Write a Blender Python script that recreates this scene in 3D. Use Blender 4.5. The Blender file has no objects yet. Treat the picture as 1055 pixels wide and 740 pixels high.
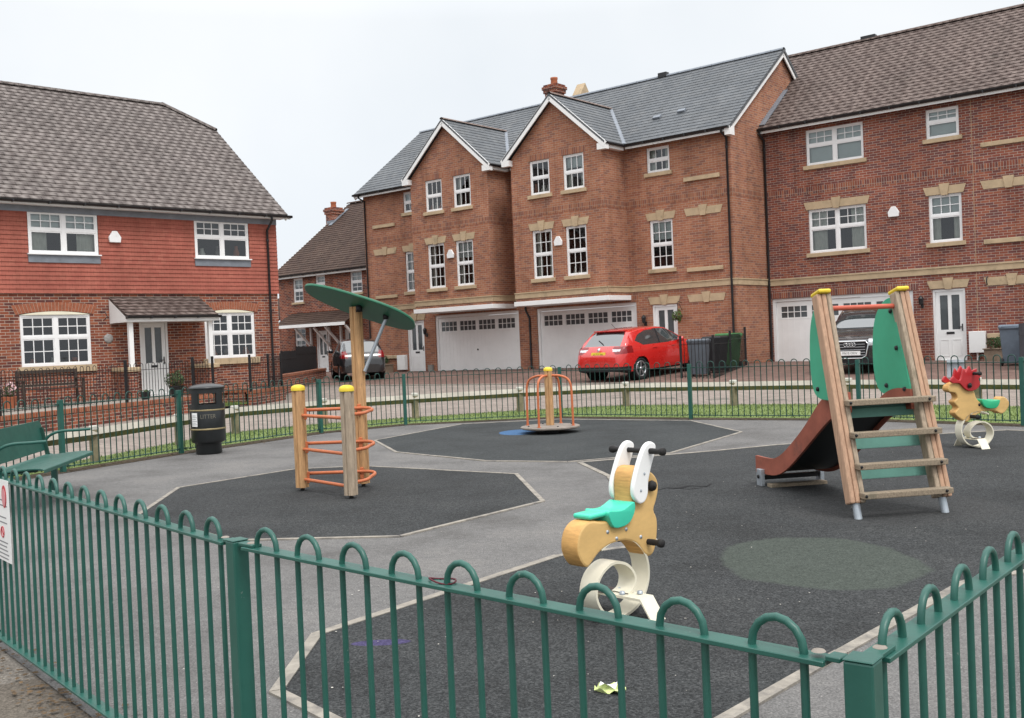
import bpy, bmesh, math, random
from math import sin, cos, pi, radians as rad
from mathutils import Vector, Matrix
random.seed(7)
SC = bpy.context.scene
COL = SC.collection
# ------------------------------------------------------------------ helpers
class MB:
    """collects polygons, then links them as ONE mesh object"""
    def __init__(s): s.v=[]; s.f=[]; s.sm=[]
    def face(s, pts, smooth=False):
        n=len(s.v); s.v+= [tuple(p) for p in pts]; s.f.append(list(range(n,n+len(pts)))); s.sm.append(smooth)
    def grid(s, rows, closed_u=False, closed_v=False, smooth=True):
        n=len(s.v); R=len(rows); C=len(rows[0])
        for r in rows: s.v+=[tuple(p) for p in r]
        for i in range(R if closed_v else R-1):
            for j in range(C if closed_u else C-1):
                a=n+i*C+j; b=n+i*C+(j+1)%C; c=n+((i+1)%R)*C+(j+1)%C; d=n+((i+1)%R)*C+j
                s.f.append([a,b,c,d]); s.sm.append(smooth)
    def box(s, x0,x1,y0,y1,z0,z1, M=None):
        P=[(x0,y0,z0),(x1,y0,z0),(x1,y1,z0),(x0,y1,z0),(x0,y0,z1),(x1,y0,z1),(x1,y1,z1),(x0,y1,z1)]
        if M is not None: P=[tuple(M@Vector(p)) for p in P]
        n=len(s.v); s.v+=P
        for f in ((0,3,2,1),(4,5,6,7),(0,1,5,4),(1,2,6,5),(2,3,7,6),(3,0,4,7)): s.f.append([n+i for i in f]); s.sm.append(False)
    def bar(s, p0,p1,w,h,upv=(0,0,1)):
        """rectangular bar from p0 to p1, w across, h along upv"""
        p0=Vector(p0);p1=Vector(p1);d=(p1-p0);L=d.length;d/=L
        u=Vector(upv); a=d.cross(u)
        if a.length<1e-6: a=d.cross(Vector((1,0,0)))
        a.normalize(); b=a.cross(d)
        M=Matrix((( d.x,a.x,b.x,p0.x),(d.y,a.y,b.y,p0.y),(d.z,a.z,b.z,p0.z),(0,0,0,1)))
        s.box(0,L,-w/2,w/2,-h/2,h/2,M)
    def tube(s, path, r, seg=8, caps=True, r_end=None, closed=False):
        P=[Vector(p) for p in path]; n=len(P); rows=[]
        t0=(P[1]-P[0]).normalized(); ref=Vector((0,0,1)) if abs(t0.z)<.9 else Vector((1,0,0))
        a=t0.cross(ref).normalized()
        for i in range(n):
            if closed: t=(P[(i+1)%n]-P[i-1]).normalized()
            elif i==0: t=t0
            elif i==n-1: t=(P[-1]-P[-2]).normalized()
            else: t=((P[i+1]-P[i]).normalized()+(P[i]-P[i-1]).normalized()).normalized()
            a=(a-t*a.dot(t)).normalized(); b=t.cross(a)
            rr=r if r_end is None else r+(r_end-r)*i/(n-1)
            rows.append([P[i]+(a*cos(2*pi*k/seg)+b*sin(2*pi*k/seg))*rr for k in range(seg)])
        s.grid(rows, closed_u=True, closed_v=closed)
        if caps and not closed: s.face(rows[0][::-1]); s.face(rows[-1])
    def lathe(s, prof, seg=24, c=(0,0,0), M=None, smooth=True, caps=True):
        rows=[]
        for r,z in prof:
            row=[Vector((c[0]+r*cos(2*pi*k/seg), c[1]+r*sin(2*pi*k/seg), c[2]+z)) for k in range(seg)]
            if M is not None: row=[M@p for p in row]
            rows.append(row)
        s.grid(rows, closed_u=True, smooth=smooth)
        if caps:
            if prof[0][0]>1e-4: s.face(rows[0][::-1])
            if prof[-1][0]>1e-4: s.face(rows[-1])
    def prism(s, poly, M, t, smooth_side=False):
        """poly (a,b) in the plane of M's x,y axes, thickness t centred along M's z"""
        A=[M@Vector((x,y,-t/2)) for x,y in poly]; B=[M@Vector((x,y,t/2)) for x,y in poly]
        s.face(A[::-1]); s.face(B); n=len(poly)
        for i in range(n):
            j=(i+1)%n; s.face([A[i],A[j],B[j],B[i]],smooth_side)
    def build(s, name, m, parent=None, bevel=0, segs=2, weld=False, smooth_angle=None):
        me=bpy.data.meshes.new(name); me.from_pydata(s.v,[],s.f)
        me.polygons.foreach_set('use_smooth', s.sm)
        if weld or bevel:
            bm=bmesh.new(); bm.from_mesh(me)
            bmesh.ops.remove_doubles(bm,verts=bm.verts,dist=1e-5)
            bmesh.ops.recalc_face_normals(bm,faces=bm.faces)
            if bevel:
                ed=[e for e in bm.edges if len(e.link_faces)==2 and e.calc_face_angle(0)>.6]
                bmesh.ops.bevel(bm,geom=ed,offset=bevel,segments=segs,affect='EDGES',profile=.5,clamp_overlap=True)
                if segs>1:
                    for f in bm.faces: f.smooth = f.smooth or f.calc_area()<bevel*bevel*0
            bm.to_mesh(me); bm.free()
        uv=me.uv_layers.new(name='UVMap').data
        vs=me.vertices
        for p in me.polygons:
            nn=p.normal
            if abs(nn.z)>.995: t=Vector((1,0,0)); b=Vector((0,1,0))
            else:
                t=Vector((0,0,1)).cross(nn).normalized(); b=nn.cross(t)
                # one direction for both sides of a wall
                if t.x< -1e-3 or (abs(t.x)<=1e-3 and t.y<0): t=-t
                if b.z<0: b=-b
            for li in p.loop_indices:
                co=vs[me.loops[li].vertex_index].co
                uv[li].uv=(co.dot(t),co.dot(b))
        me.materials.append(m)
        o=bpy.data.objects.new(name,me); COL.objects.link(o)
        if parent is not None: o.parent=parent
        return o
def tag(o,label=None,cat=None,group=None,kind=None):
    if label: o['label']=label
    if cat: o['category']=cat
    if group: o['group']=group
    if kind: o['kind']=kind
    return o
def thing(name,loc,rz,label,cat,group=None):
    o=bpy.data.objects.new(name,None); COL.objects.link(o); o.empty_display_size=.2
    o.location=loc; o.rotation_euler=(0,0,rz); return tag(o,label,cat,group)
def kids(o): return [c for c in bpy.data.objects if c.parent==o]
def dup(o,parent=None,loc=None,rz=None,label=None):
    c=o.copy(); COL.objects.link(c); c.parent=parent
    if loc is not None: c.location=loc
    if rz is not None: c.rotation_euler=(0,0,rz)
    if label: c['label']=label
    for k in kids(o): dup(k,c)
    return c
def frame(p,x,z=(0,0,1)):
    """matrix with x axis along x, z axis along z (orthonormalised), origin p"""
    x=Vector(x).normalized(); z=Vector(z); y=z.cross(x).normalized(); z=x.cross(y)
    return Matrix(((x.x,y.x,z.x,p[0]),(x.y,y.y,z.y,p[1]),(x.z,y.z,z.z,p[2]),(0,0,0,1)))
def text_mb(s,size,depth=.002,align='CENTER'):
    cu=bpy.data.curves.new('lettering','FONT'); cu.body=s; cu.size=size; cu.extrude=depth; cu.align_x=align; cu.align_y='CENTER'
    ob=bpy.data.objects.new('lettering',cu); COL.objects.link(ob)
    dg=bpy.context.evaluated_depsgraph_get(); me=bpy.data.meshes.new_from_object(ob.evaluated_get(dg))
    m=MB(); m.v=[tuple(v.co) for v in me.vertices]; m.f=[list(p.vertices) for p in me.polygons]; m.sm=[False]*len(m.f)
    bpy.data.objects.remove(ob); bpy.data.meshes.remove(me); bpy.data.curves.remove(cu)
    return m
def smooth_poly(pts,n=4,closed=True):
    """Catmull-Rom through 2-D points"""
    out=[];N=len(pts)
    for i in range(N if closed else N-1):
        g=lambda k: pts[k%N] if closed else pts[max(0,min(N-1,k))]
        p0,p1,p2,p3=g(i-1),g(i),g(i+1),g(i+2)
        for k in range(n):
            t=k/n
            out.append(tuple(.5*((2*p1[a])+(-p0[a]+p2[a])*t+(2*p0[a]-5*p1[a]+4*p2[a]-p3[a])*t*t+(-p0[a]+3*p1[a]-3*p2[a]+p3[a])*t**3) for a in range(len(p1))))
    if not closed: out.append(tuple(pts[-1]))
    return out
def clip(poly,k,val,keep_greater):
    """Sutherland-Hodgman against coordinate k"""
    out=[];n=len(poly)
    for i in range(n):
        a=poly[i];b=poly[(i+1)%n]; ia=(a[k]>=val)==keep_greater or a[k]==val; ib=(b[k]>=val)==keep_greater or b[k]==val
        if ia: out.append(a)
        if ia!=ib and abs(b[k]-a[k])>1e-12:
            t=(val-a[k])/(b[k]-a[k]); out.append(tuple(a[j]+(b[j]-a[j])*t for j in range(len(a))))
    return out
# ------------------------------------------------------------------ materials
MATS={}
class NT:
    def __init__(s,name):
        s.m=bpy.data.materials.new(name); s.m.use_nodes=True; s.t=s.m.node_tree; s.t.nodes.clear()
        s.out=s.n('ShaderNodeOutputMaterial'); s.b=s.n('ShaderNodeBsdfPrincipled'); s.l(s.b.outputs[0],s.out.inputs[0])
        s.b.inputs['Specular IOR Level'].default_value=.3
    def n(s,t,**k):
        x=s.t.nodes.new(t)
        for a,v in k.items(): setattr(x,a,v)
        return x
    def l(s,a,b): s.t.links.new(a,b)
    def put(s,sock,v):
        if hasattr(v,'links'): s.l(v,sock)
        else: sock.default_value=v
    def math(s,op,a,b=0,c=0):
        x=s.n('ShaderNodeMath',operation=op)
        for i,v in enumerate((a,b,c)): s.put(x.inputs[i],v)
        return x.outputs[0]
    def mix(s,f,a,b,blend='MIX'):
        x=s.n('ShaderNodeMix',data_type='RGBA',blend_type=blend)
        s.put(x.inputs[0],f)
        for i,v in ((6,a),(7,b)): s.put(x.inputs[i], v if hasattr(v,'links') or len(v)==4 else (*v,1))
        return x.outputs[2]
    def ramp(s,f,stops,interp='LINEAR'):
        x=s.n('ShaderNodeValToRGB'); x.color_ramp.interpolation=interp; e=x.color_ramp.elements
        while len(e)<len(stops): e.new(.5)
        for q,(p,c) in zip(e,stops): q.position=p; q.color=(*c,1) if len(c)==3 else c
        s.put(x.inputs[0],f); return x.outputs[0]
    def coord(s,which='Object'): return s.n('ShaderNodeTexCoord').outputs[which]
    def noise(s,vec,scale,detail=4,rough=.6,stretch=None):
        if stretch:
            mp=s.n('ShaderNodeMapping'); mp.inputs['Scale'].default_value=stretch; s.l(vec,mp.inputs[0]); vec=mp.outputs[0]
        x=s.n('ShaderNodeTexNoise'); x.inputs['Scale'].default_value=scale; x.inputs['Detail'].default_value=detail; x.inputs['Roughness'].default_value=rough
        s.l(vec,x.inputs['Vector']); return x.outputs['Fac']
    def bump(s,h,strength=.3,dist=.01):
        x=s.n('ShaderNodeBump'); x.inputs['Strength'].default_value=strength; x.inputs['Distance'].default_value=dist
        s.l(h,x.inputs['Height']); s.l(x.outputs[0],s.b.inputs['Normal'])
    def cells(s,w,h,offset=.5,uv=None):
        """brick-like cells over the metre UVs: random per cell, second random, fx, fy (0..1 inside the cell)"""
        uv=uv or s.coord('UV'); sp=s.n('ShaderNodeSeparateXYZ'); s.l(uv,sp.inputs[0])
        v=s.math('DIVIDE',sp.outputs[1],h); row=s.math('FLOOR',v); fy=s.math('SUBTRACT',v,row)
        par=s.math('FRACT',s.math('MULTIPLY',row,.5)); sh=s.math('MULTIPLY',par,2*offset)
        u=s.math('ADD',s.math('DIVIDE',sp.outputs[0],w),sh); colm=s.math('FLOOR',u); fx=s.math('SUBTRACT',u,colm)
        cb=s.n('ShaderNodeCombineXYZ'); s.l(colm,cb.inputs[0]); s.l(row,cb.inputs[1])
        wn=s.n('ShaderNodeTexWhiteNoise',noise_dimensions='2D'); s.l(cb.outputs[0],wn.inputs['Vector'])
        s2=s.n('ShaderNodeSeparateColor'); s.l(wn.outputs['Color'],s2.inputs[0])
        return wn.outputs['Value'],s2.outputs[1],fx,fy
    def joint(s,fx,fy,jx,jy):
        """1 in the joint"""
        a=s.math('LESS_THAN',s.math('MINIMUM',fx,s.math('SUBTRACT',1,fx)),jx/2)
        b=s.math('LESS_THAN',s.math('MINIMUM',fy,s.math('SUBTRACT',1,fy)),jy/2)
        return s.math('MAXIMUM',a,b)
def basic(name,c,rough=.6,var=.15,scale=6,metal=0,bump=0,bscale=60,spec=.3,dirt=None,coat=0,stretch=None):
    if name in MATS: return MATS[name]
    k=NT(name); v=k.coord(); f=k.noise(v,scale,5,.65,stretch)
    lo=tuple(x*(1-var) for x in c); hi=tuple(min(1,x*(1+var)) for x in c)
    colr=k.ramp(f,[(.3,lo),(.7,hi)])
    if dirt:
        g=k.noise(v,dirt[1],6,.75); colr=k.mix(k.ramp(g,[(dirt[2],(0,0,0)),(min(1,dirt[2]+.18),(1,1,1))]),colr,dirt[0])
    k.l(colr,k.b.inputs['Base Color']); k.b.inputs['Metallic'].default_value=metal
    r=k.math('ADD',rough-.08,k.math('MULTIPLY',f,.16)); k.l(r,k.b.inputs['Roughness']); k.b.inputs['Specular IOR Level'].default_value=spec
    if coat: k.b.inputs['Coat Weight'].default_value=coat; k.b.inputs['Coat Roughness'].default_value=.03
    if bump: k.bump(k.noise(v,bscale,3,.6),bump,.005)
    MATS[name]=k.m; return k.m
def brick(name,cols,mortar,w=.225,h=.075,jt=.011,off=.5,var_scale=.5,soil=.25):
    if name in MATS: return MATS[name]
    k=NT(name); r1,r2,fx,fy=k.cells(w,h,off)
    n=len(cols); c=k.ramp(r1,[(i/n,cc) for i,cc in enumerate(cols)],'CONSTANT')
    c=k.mix(k.math('MULTIPLY',r2,.2),c,tuple(x*.6 for x in cols[0]))
    uv=k.coord('UV')
    c=k.mix(k.math('MULTIPLY',k.noise(uv,34,3,.7),.25),c,tuple(x*.55 for x in cols[0]),'MIX')
    j=k.joint(fx,fy,jt/w,jt/h); mc=k.mix(k.noise(uv,3,3),mortar,tuple(x*.75 for x in mortar))
    c=k.mix(j,c,mc)
    big=k.ramp(k.noise(uv,var_scale,5,.6),[(.35,(1-soil,)*3),(.65,(1,1,1))])
    c=k.mix(1,c,big,'MULTIPLY'); c=k.mix(1,c,k.ramp(k.noise(uv,1.0,5,.7,(2.6,.22,1)),[(.34,(.80,.79,.78)),(.5,(1,1,1)),(.7,(1.06,1.05,1.03))]),'MULTIPLY')
    k.l(c,k.b.inputs['Base Color']); k.b.inputs['Roughness'].default_value=.9; k.b.inputs['Specular IOR Level'].default_value=.15
    hgt=k.math('ADD',k.math('SUBTRACT',1,j),k.math('MULTIPLY',k.noise(uv,60,2),.4)); k.bump(hgt,.5,.006)
    MATS[name]=k.m; return k.m
def tilemat(name,cols,w,h,off=.5,jt=.012,edge=.0,wear=None,rough=.8,spec=.2):
    """roof or wall tiles laid in courses; wear = (colour, amount) on the tiles' faces"""
    if name in MATS: return MATS[name]
    k=NT(name); r1,r2,fx,fy=k.cells(w,h,off); n=len(cols); uv=k.coord('UV')
    c=k.ramp(r1,[(i/max(1,n-1),cc) for i,cc in enumerate(cols)])
    c=k.mix(k.math('MULTIPLY',k.noise(uv,9,5,.7),.5),c,tuple(x*.6 for x in cols[len(cols)//2]))
    if wear:
        # two-tone pigment: paler blush across part of each tile, its edge wandering from tile to tile
        ph=k.math('ABSOLUTE',k.math('SUBTRACT',fx,k.math('ADD',.3,k.math('MULTIPLY',r2,.4))))
        sp=k.ramp(k.math('ADD',ph,k.math('MULTIPLY',k.noise(uv,14,3),.3)),[(.22,(1,1,1)),(.5,(0,0,0))])
        c=k.mix(k.math('MULTIPLY',sp,wear[1]),c,wear[0])
    j=k.math('LESS_THAN',k.math('MINIMUM',fx,k.math('SUBTRACT',1,fx)),jt/w/2)
    c=k.mix(j,c,tuple(x*.25 for x in cols[0]))
    big=k.ramp(k.noise(uv,.6,5,.65),[(.3,(.72,.72,.72)),(.7,(1.08,1.08,1.08))]); c=k.mix(1,c,big,'MULTIPLY'); c=k.mix(k.ramp(k.noise(uv,1.7,7,.75),[(.60,(0,0,0)),(.74,(.55,.55,.55))]),c,(.075,.078,.055)) if wear else c
    c=k.mix(1,c,k.ramp(k.noise(uv,.9,5,.7,(3,.3,1)),[(.34,(.84,.84,.84)),(.6,(1.03,1.03,1.03))]),'MULTIPLY')
    k.l(c,k.b.inputs['Base Color']); k.b.inputs['Roughness'].default_value=rough; k.b.inputs['Specular IOR Level'].default_value=spec
    k.bump(k.math('ADD',k.math('SUBTRACT',1,j),k.math('MULTIPLY',k.noise(uv,50,3),.3)),.4,.005)
    MATS[name]=k.m; return k.m
def glassmat(name,tint=(.75,.8,.8),extra=.035):
    if name in MATS: return MATS[name]
    k=NT(name); k.t.nodes.remove(k.b)
    tr=k.n('ShaderNodeBsdfTransparent'); tr.inputs[0].default_value=(*tint,1)
    gl=k.n('ShaderNodeBsdfGlossy'); gl.inputs['Roughness'].default_value=.03; gl.inputs[0].default_value=(.95,.97,1,1)
    fr=k.n('ShaderNodeFresnel'); fr.inputs[0].default_value=1.5
    f=k.math('MINIMUM',1,k.math('ADD',fr.outputs[0],extra)); ms=k.n('ShaderNodeMixShader')
    k.l(f,ms.inputs[0]); k.l(tr.outputs[0],ms.inputs[1]); k.l(gl.outputs[0],ms.inputs[2]); k.l(ms.outputs[0],k.out.inputs[0])
    # a faint waviness of the pane
    b=k.n('ShaderNodeBump'); b.inputs['Strength'].default_value=.05; b.inputs['Distance'].default_value=.02
    k.l(k.noise(k.coord(),2.5,2),b.inputs['Height']); k.l(b.outputs[0],gl.inputs['Normal'])
    MATS[name]=k.m; return k.m
# ------------------------------------------------------------------ material set
BR_A=brick('brick_red_multi',[(.30,.088,.05),(.24,.07,.045),(.36,.12,.066),(.155,.056,.046),(.32,.105,.064),(.125,.052,.05)],(.55,.47,.39))
BR_B=brick('brick_orange',[(.43,.185,.11),(.40,.165,.10),(.36,.145,.095),(.47,.215,.13),(.41,.175,.105),(.29,.135,.10)],(.50,.40,.31),jt=.010)
BR_C=brick('brick_dark_red',[(.30,.094,.064),(.24,.078,.06),(.18,.075,.07),(.36,.125,.078),(.20,.078,.072),(.32,.108,.074)],(.52,.45,.38))
SO_A=brick('soldier_red',[(.35,.12,.07),(.40,.155,.09),(.29,.095,.062),(.42,.17,.1)],(.58,.5,.42),w=.075,h=.225,off=0)
SO_B=brick('soldier_orange',[(.38,.15,.088),(.31,.12,.078),(.42,.185,.11),(.26,.11,.085)],(.46,.36,.27),w=.075,h=.225,off=0)
SO_C=brick('soldier_dark',[(.29,.095,.062),(.2,.07,.06),(.36,.135,.08),(.16,.07,.066)],(.5,.43,.36),w=.075,h=.225,off=0)
COP=brick('coping_brick',[(.36,.11,.05),(.32,.10,.05),(.40,.14,.07),(.27,.08,.045)],(.40,.34,.28),w=.075,h=.24,off=0)
STONE=basic('sandstone',(.46,.35,.225),.85,.14,3,bump=.2,dirt=((.25,.2,.13),2.2,.55))
SLATE=tilemat('slate_grey',[(.095,.106,.12),(.115,.126,.138),(.135,.143,.152),(.105,.116,.13),(.15,.156,.162)],.30,.22,rough=.62,spec=.4)
TILE_A=tilemat('roof_tile_mauve',[(.125,.104,.096),(.15,.127,.118),(.112,.092,.086),(.165,.142,.133)],.30,.225,wear=((.27,.238,.222),.62))
TILE_C=tilemat('roof_tile_brown',[(.11,.079,.068),(.132,.098,.087),(.095,.066,.058),(.145,.11,.098)],.30,.225,wear=((.24,.19,.17),.6))
TILE_D=tilemat('roof_tile_plain',[(.085,.052,.04),(.105,.066,.05),(.07,.043,.035),(.12,.08,.06)],.165,.2)
HANG=tilemat('hung_tile_red',[(.43,.135,.098),(.455,.15,.108),(.405,.122,.09),(.475,.165,.118)],.165,.115,jt=.004)
PVC=basic('white_upvc',(.80,.80,.80),.35,.03,4,spec=.4,dirt=((.62,.61,.57),3,.6))
PAINT=basic('white_paint',(.80,.80,.79),.45,.04,2,dirt=((.6,.59,.55),1.4,.62))
CREAM=basic('cream_paint',(.74,.70,.55),.6,.06,3)
BLACKP=basic('black_plastic',(.018,.018,.02),.4,.2,5,spec=.4)
LEAD=basic('lead_sheet',(.20,.22,.25),.55,.18,4,metal=.2)
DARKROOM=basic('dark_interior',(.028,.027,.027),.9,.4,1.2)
CURT=basic('curtain_cloth',(.62,.60,.54),.9,.12,5)
BLIND=basic('window_blind',(.60,.63,.62),.8,.05,2)
ITEM=basic('sill_ornament',(.35,.3,.28),.6,.3,8)
GLASS=glassmat('window_glass')
FROST=basic('obscured_glass',(.075,.085,.09),.12,.15,5,spec=.6)
TERRA=basic('terracotta',(.36,.12,.06),.8,.12,6)
WDARK=basic('dark_wood',(.055,.04,.032),.8,.3,12,bump=.3,stretch=(1,1,8))
# ------------------------------------------------------------------ building pieces (local frame: x right along the front, y into the house, z up)
def wall_panel(mb,x0,x1,z0,z1,ops=(),y=0,dep=.1):
    xs=sorted({x0,x1,*[o[0] for o in ops],*[o[1] for o in ops]}); zs=sorted({z0,z1,*[o[2] for o in ops],*[o[3] for o in ops]})
    xs=[x for x in xs if x0<=x<=x1]; zs=[z for z in zs if z0<=z<=z1]
    for i in range(len(xs)-1):
        for j in range(len(zs)-1):
            cx=(xs[i]+xs[i+1])/2; cz=(zs[j]+zs[j+1])/2
            if any(o[0]<cx<o[1] and o[2]<cz<o[3] for o in ops): continue
            mb.face([(xs[i],y,zs[j]),(xs[i+1],y,zs[j]),(xs[i+1],y,zs[j+1]),(xs[i],y,zs[j+1])])
    for a,b,c,d in ops:
        mb.face([(a,y,c),(a,y,d),(a,y+dep,d),(a,y+dep,c)]); mb.face([(b,y,d),(b,y,c),(b,y+dep,c),(b,y+dep,d)])
        mb.face([(a,y,d),(b,y,d),(b,y+dep,d),(a,y+dep,d)]); mb.face([(b,y,c),(a,y,c),(a,y+dep,c),(b,y+dep,c)])
def lights(w,h,kind):
    """list of (x0,x1,z0,z1,cols,rows) panes relative to the lower left corner of a window"""
    o=.055; L=[]
    def col(xa,xb,up,lo):
        zm=h*(.56 if kind[-1]!='s' else .5)
        L.append((xa,xb,zm+.035,h-o,*up)); L.append((xa,xb,o,zm-.035,*lo))
    if kind=='pair_top': m=.045; col(o,w/2-m,(3,2),(1,1)); col(w/2+m,w-o,(3,2),(1,1))
    if kind=='pair_all': m=.045; col(o,w/2-m,(3,2),(3,2)); col(w/2+m,w-o,(3,2),(3,2))
    if kind=='one_top': col(o,w-o,(3,2),(1,1))
    if kind=='sash32s': col(o,w-o,(3,2),(3,2))
    if kind=='sash31s': col(o,w-o,(3,1),(3,1))
    if kind=='slim32s': col(o,w-o,(2,2),(2,2))
    return L
def window(par,x0,x1,z0,z1,kind,y=0,dress=None):
    """frame > pane, sash bars kept in the frame's mesh; dress: what hangs or stands behind the pane"""
    w=x1-x0;h=z1-z0; L=lights(w,h,kind); mb=MB(); fy0,fy1=y+.045,y+.105
    xs=sorted({0,w,*[l[0] for l in L],*[l[1] for l in L]}); zs=sorted({0,h,*[l[2] for l in L],*[l[3] for l in L]})
    # frame as boxes: jambs, head, sill, mullion, transoms
    mb.box(x0,x0+.055,fy0,fy1,z0,z1); mb.box(x1-.055,x1,fy0,fy1,z0,z1)
    mb.box(x0+.055,x1-.055,fy0+.002,fy1,z0,z0+.055); mb.box(x0+.055,x1-.055,fy0+.002,fy1,z1-.055,z1)
    if kind.startswith('pair'): mb.box(x0+w/2-.045,x0+w/2+.045,fy0+.001,fy1,z0+.055,z1-.055)
    done=set()
    for a,b,c,d,nc,nr in L:
        if abs(d-(h-.055))<1e-4: mb.box(x0+a,x0+b,fy0+.004,fy1,z0+c-.07,z0+c)
        # sash rim
        t=.032
        for q in ((a,a+t,c,d),(b-t,b,c,d)): mb.box(x0+q[0],x0+q[1],fy0+.012,fy1-.002,z0+q[2],z0+q[3])
        for q in ((a+t,b-t,c,c+t),(a+t,b-t,d-t,d)): mb.box(x0+q[0],x0+q[1],fy0+.0125,fy1-.003,z0+q[2],z0+q[3])
        for i in range(1,nc): xc=x0+a+t+(b-a-2*t)*i/nc; mb.box(xc-.011,xc+.011,fy0+.02,fy0+.04,z0+c+t,z0+d-t)
        for i in range(1,nr): zc=z0+c+t+(d-c-2*t)*i/nr; mb.box(x0+a+t,x0+b-t,fy0+.021,fy0+.041,zc-.011,zc+.011)
    f=mb.build('window',PVC,par)
    g=MB()
    for a,b,c,d,nc,nr in L: g.face([(x0+a,fy0+.03,z0+c),(x0+b,fy0+.03,z0+c),(x0+b,fy0+.03,z0+d),(x0+a,fy0+.03,z0+d)])
    g.build('pane',GLASS,f)
    if dress in('curtain','both'):
        for s in (0,1):
            m=MB(); cw=w*.27; xa=x0+.03 if s==0 else x1-.03-cw; n=14
            m.grid([[(xa+cw*i/n,y+.2+.02*sin(i*2.3),z) for i in range(n+1)] for z in (z0+.03,z1-.03)]); m.build('curtain',CURT,f)
    if dress in('blind','both'):
        m=MB(); zb=z1-h*random.uniform(.35,.5); m.box(x0+.06,x1-.06,y+.14,y+.146,zb,z1-.05); m.build('blind',BLIND,f)
    if dress=='fullblind':
        m=MB(); m.box(x0+.06,x1-.06,y+.14,y+.146,z0+.05,z1-.05); m.build('blind',BLIND,f)
    if dress=='items':
        for k in range(3):
            m=MB(); xc=x0+w*(.2+.3*k+random.uniform(-.08,.08)); r=random.uniform(.06,.13); hh=random.uniform(.15,.4)
            m.lathe([(r*.6,0),(r,hh*.4),(r*.5,hh*.8),(r*.6,hh)],12,(xc,y+.22,z0+.03)); m.build('ornament',random.choice([ITEM,CURT,TERRA]),f)
    return f
def sill(par,x0,x1,z,y=0,h=.13,m=None):
    b=MB(); b.box(x0-.09,x1+.09,y-.07,y+.044,z-h,z-.002); return b.build('sill',m or STONE,par,bevel=.008,segs=1)
def lintel(par,x0,x1,z,y=0,h=.24):
    """splayed stone lintel with a taller keystone"""
    b=MB(); c=(x0+x1)/2; M=frame((0,y-.008,0),(1,0,0),(0,-1,0)); s=-1
    # frame: local x = x, local y = up
    def pr(poly,t): 
        A=[(px,y-t,pz) for px,pz in poly]; B=[(px,y+.03,pz) for px,pz in poly]; n=len(poly)
        b.face(A); b.face(B[::-1])
        for i in range(n): j=(i+1)%n; b.face([A[j],A[i],B[i],B[j]])
    k=.085; k2=.14
    pr([(x0-.06,z),(c-k-.004,z),(c-k2-.004,z+h),(x0-.14,z+h)],.02); pr([(c+k+.004,z),(x1+.06,z),(x1+.14,z+h),(c+k2+.004,z+h)],.02)
    pr([(c-k,z-.03),(c+k,z-.03),(c+k2+.01,z+h+.07),(c-k2-.01,z+h+.07)],.045)
    return b.build('lintel',STONE,par)
def strip(par,name,m,x0,x1,z0,z1,y=0,proud=.004):
    b=MB(); b.box(x0,x1,y-proud,y+.02,z0,z1); return b.build(name,m,par)
def garage(par,x0,x1,z0,z1,y=0):
    w=x1-x0; fr=MB(); fr.box(x0,x0+.10,y+.05,y+.16,z0,z1); fr.box(x1-.10,x1,y+.05,y+.16,z0,z1); fr.box(x0+.10,x1-.10,y+.052,y+.16,z1-.10,z1)
    a,b=x0+.11,x1-.11; top=z1-.11; wh=.36; wz=top-.16-wh; n=4; gap=.16; ww=(b-a-gap*(n+1))/n
    d=MB(); ops=[(a+gap+i*(ww+gap),a+gap+i*(ww+gap)+ww,wz,wz+wh) for i in range(n)]
    wall_panel(d,a,b,z0+.015,top,ops,y+.09,.03)
    nb=8
    door=d.build('garage_door',PAINT,par)
    g=MB()
    for i in range(1,22):                       # raised ribs of the pressed steel
        xc=a+(b-a)*i/22; g.box(xc-.006,xc+.006,y+.086,y+.091,z0+.05,wz-.06)
    g.box(a,b,y+.084,y+.091,wz-.05,wz-.035)
    g.build('pressed_rib',PAINT,door)
    fr.build('door_frame',PAINT,door)
    for o in ops:
        p=MB(); p.face([(o[0],y+.118,o[2]),(o[1],y+.118,o[2]),(o[1],y+.118,o[3]),(o[0],y+.118,o[3])]); p.build('pane',FROST,door)
        q=MB()
        for i in range(1,4): xc=o[0]+ww*i/4; q.box(xc-.012,xc+.012,y+.095,y+.112,o[2],o[3])
        q.box(o[0],o[1],y+.0955,y+.1125,(o[2]+o[3])/2-.012,(o[2]+o[3])/2+.012)
        q.build('glazing_bar',PAINT,door)
    h=MB(); h.lathe([(.0,-.03),(.035,-.028),(.03,0)],12,M=frame(((a+b)/2,y+.088,z0+.85),(1,0,0),(0,1,0))); h.build('handle',BLACKP,door)
    return door
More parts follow.
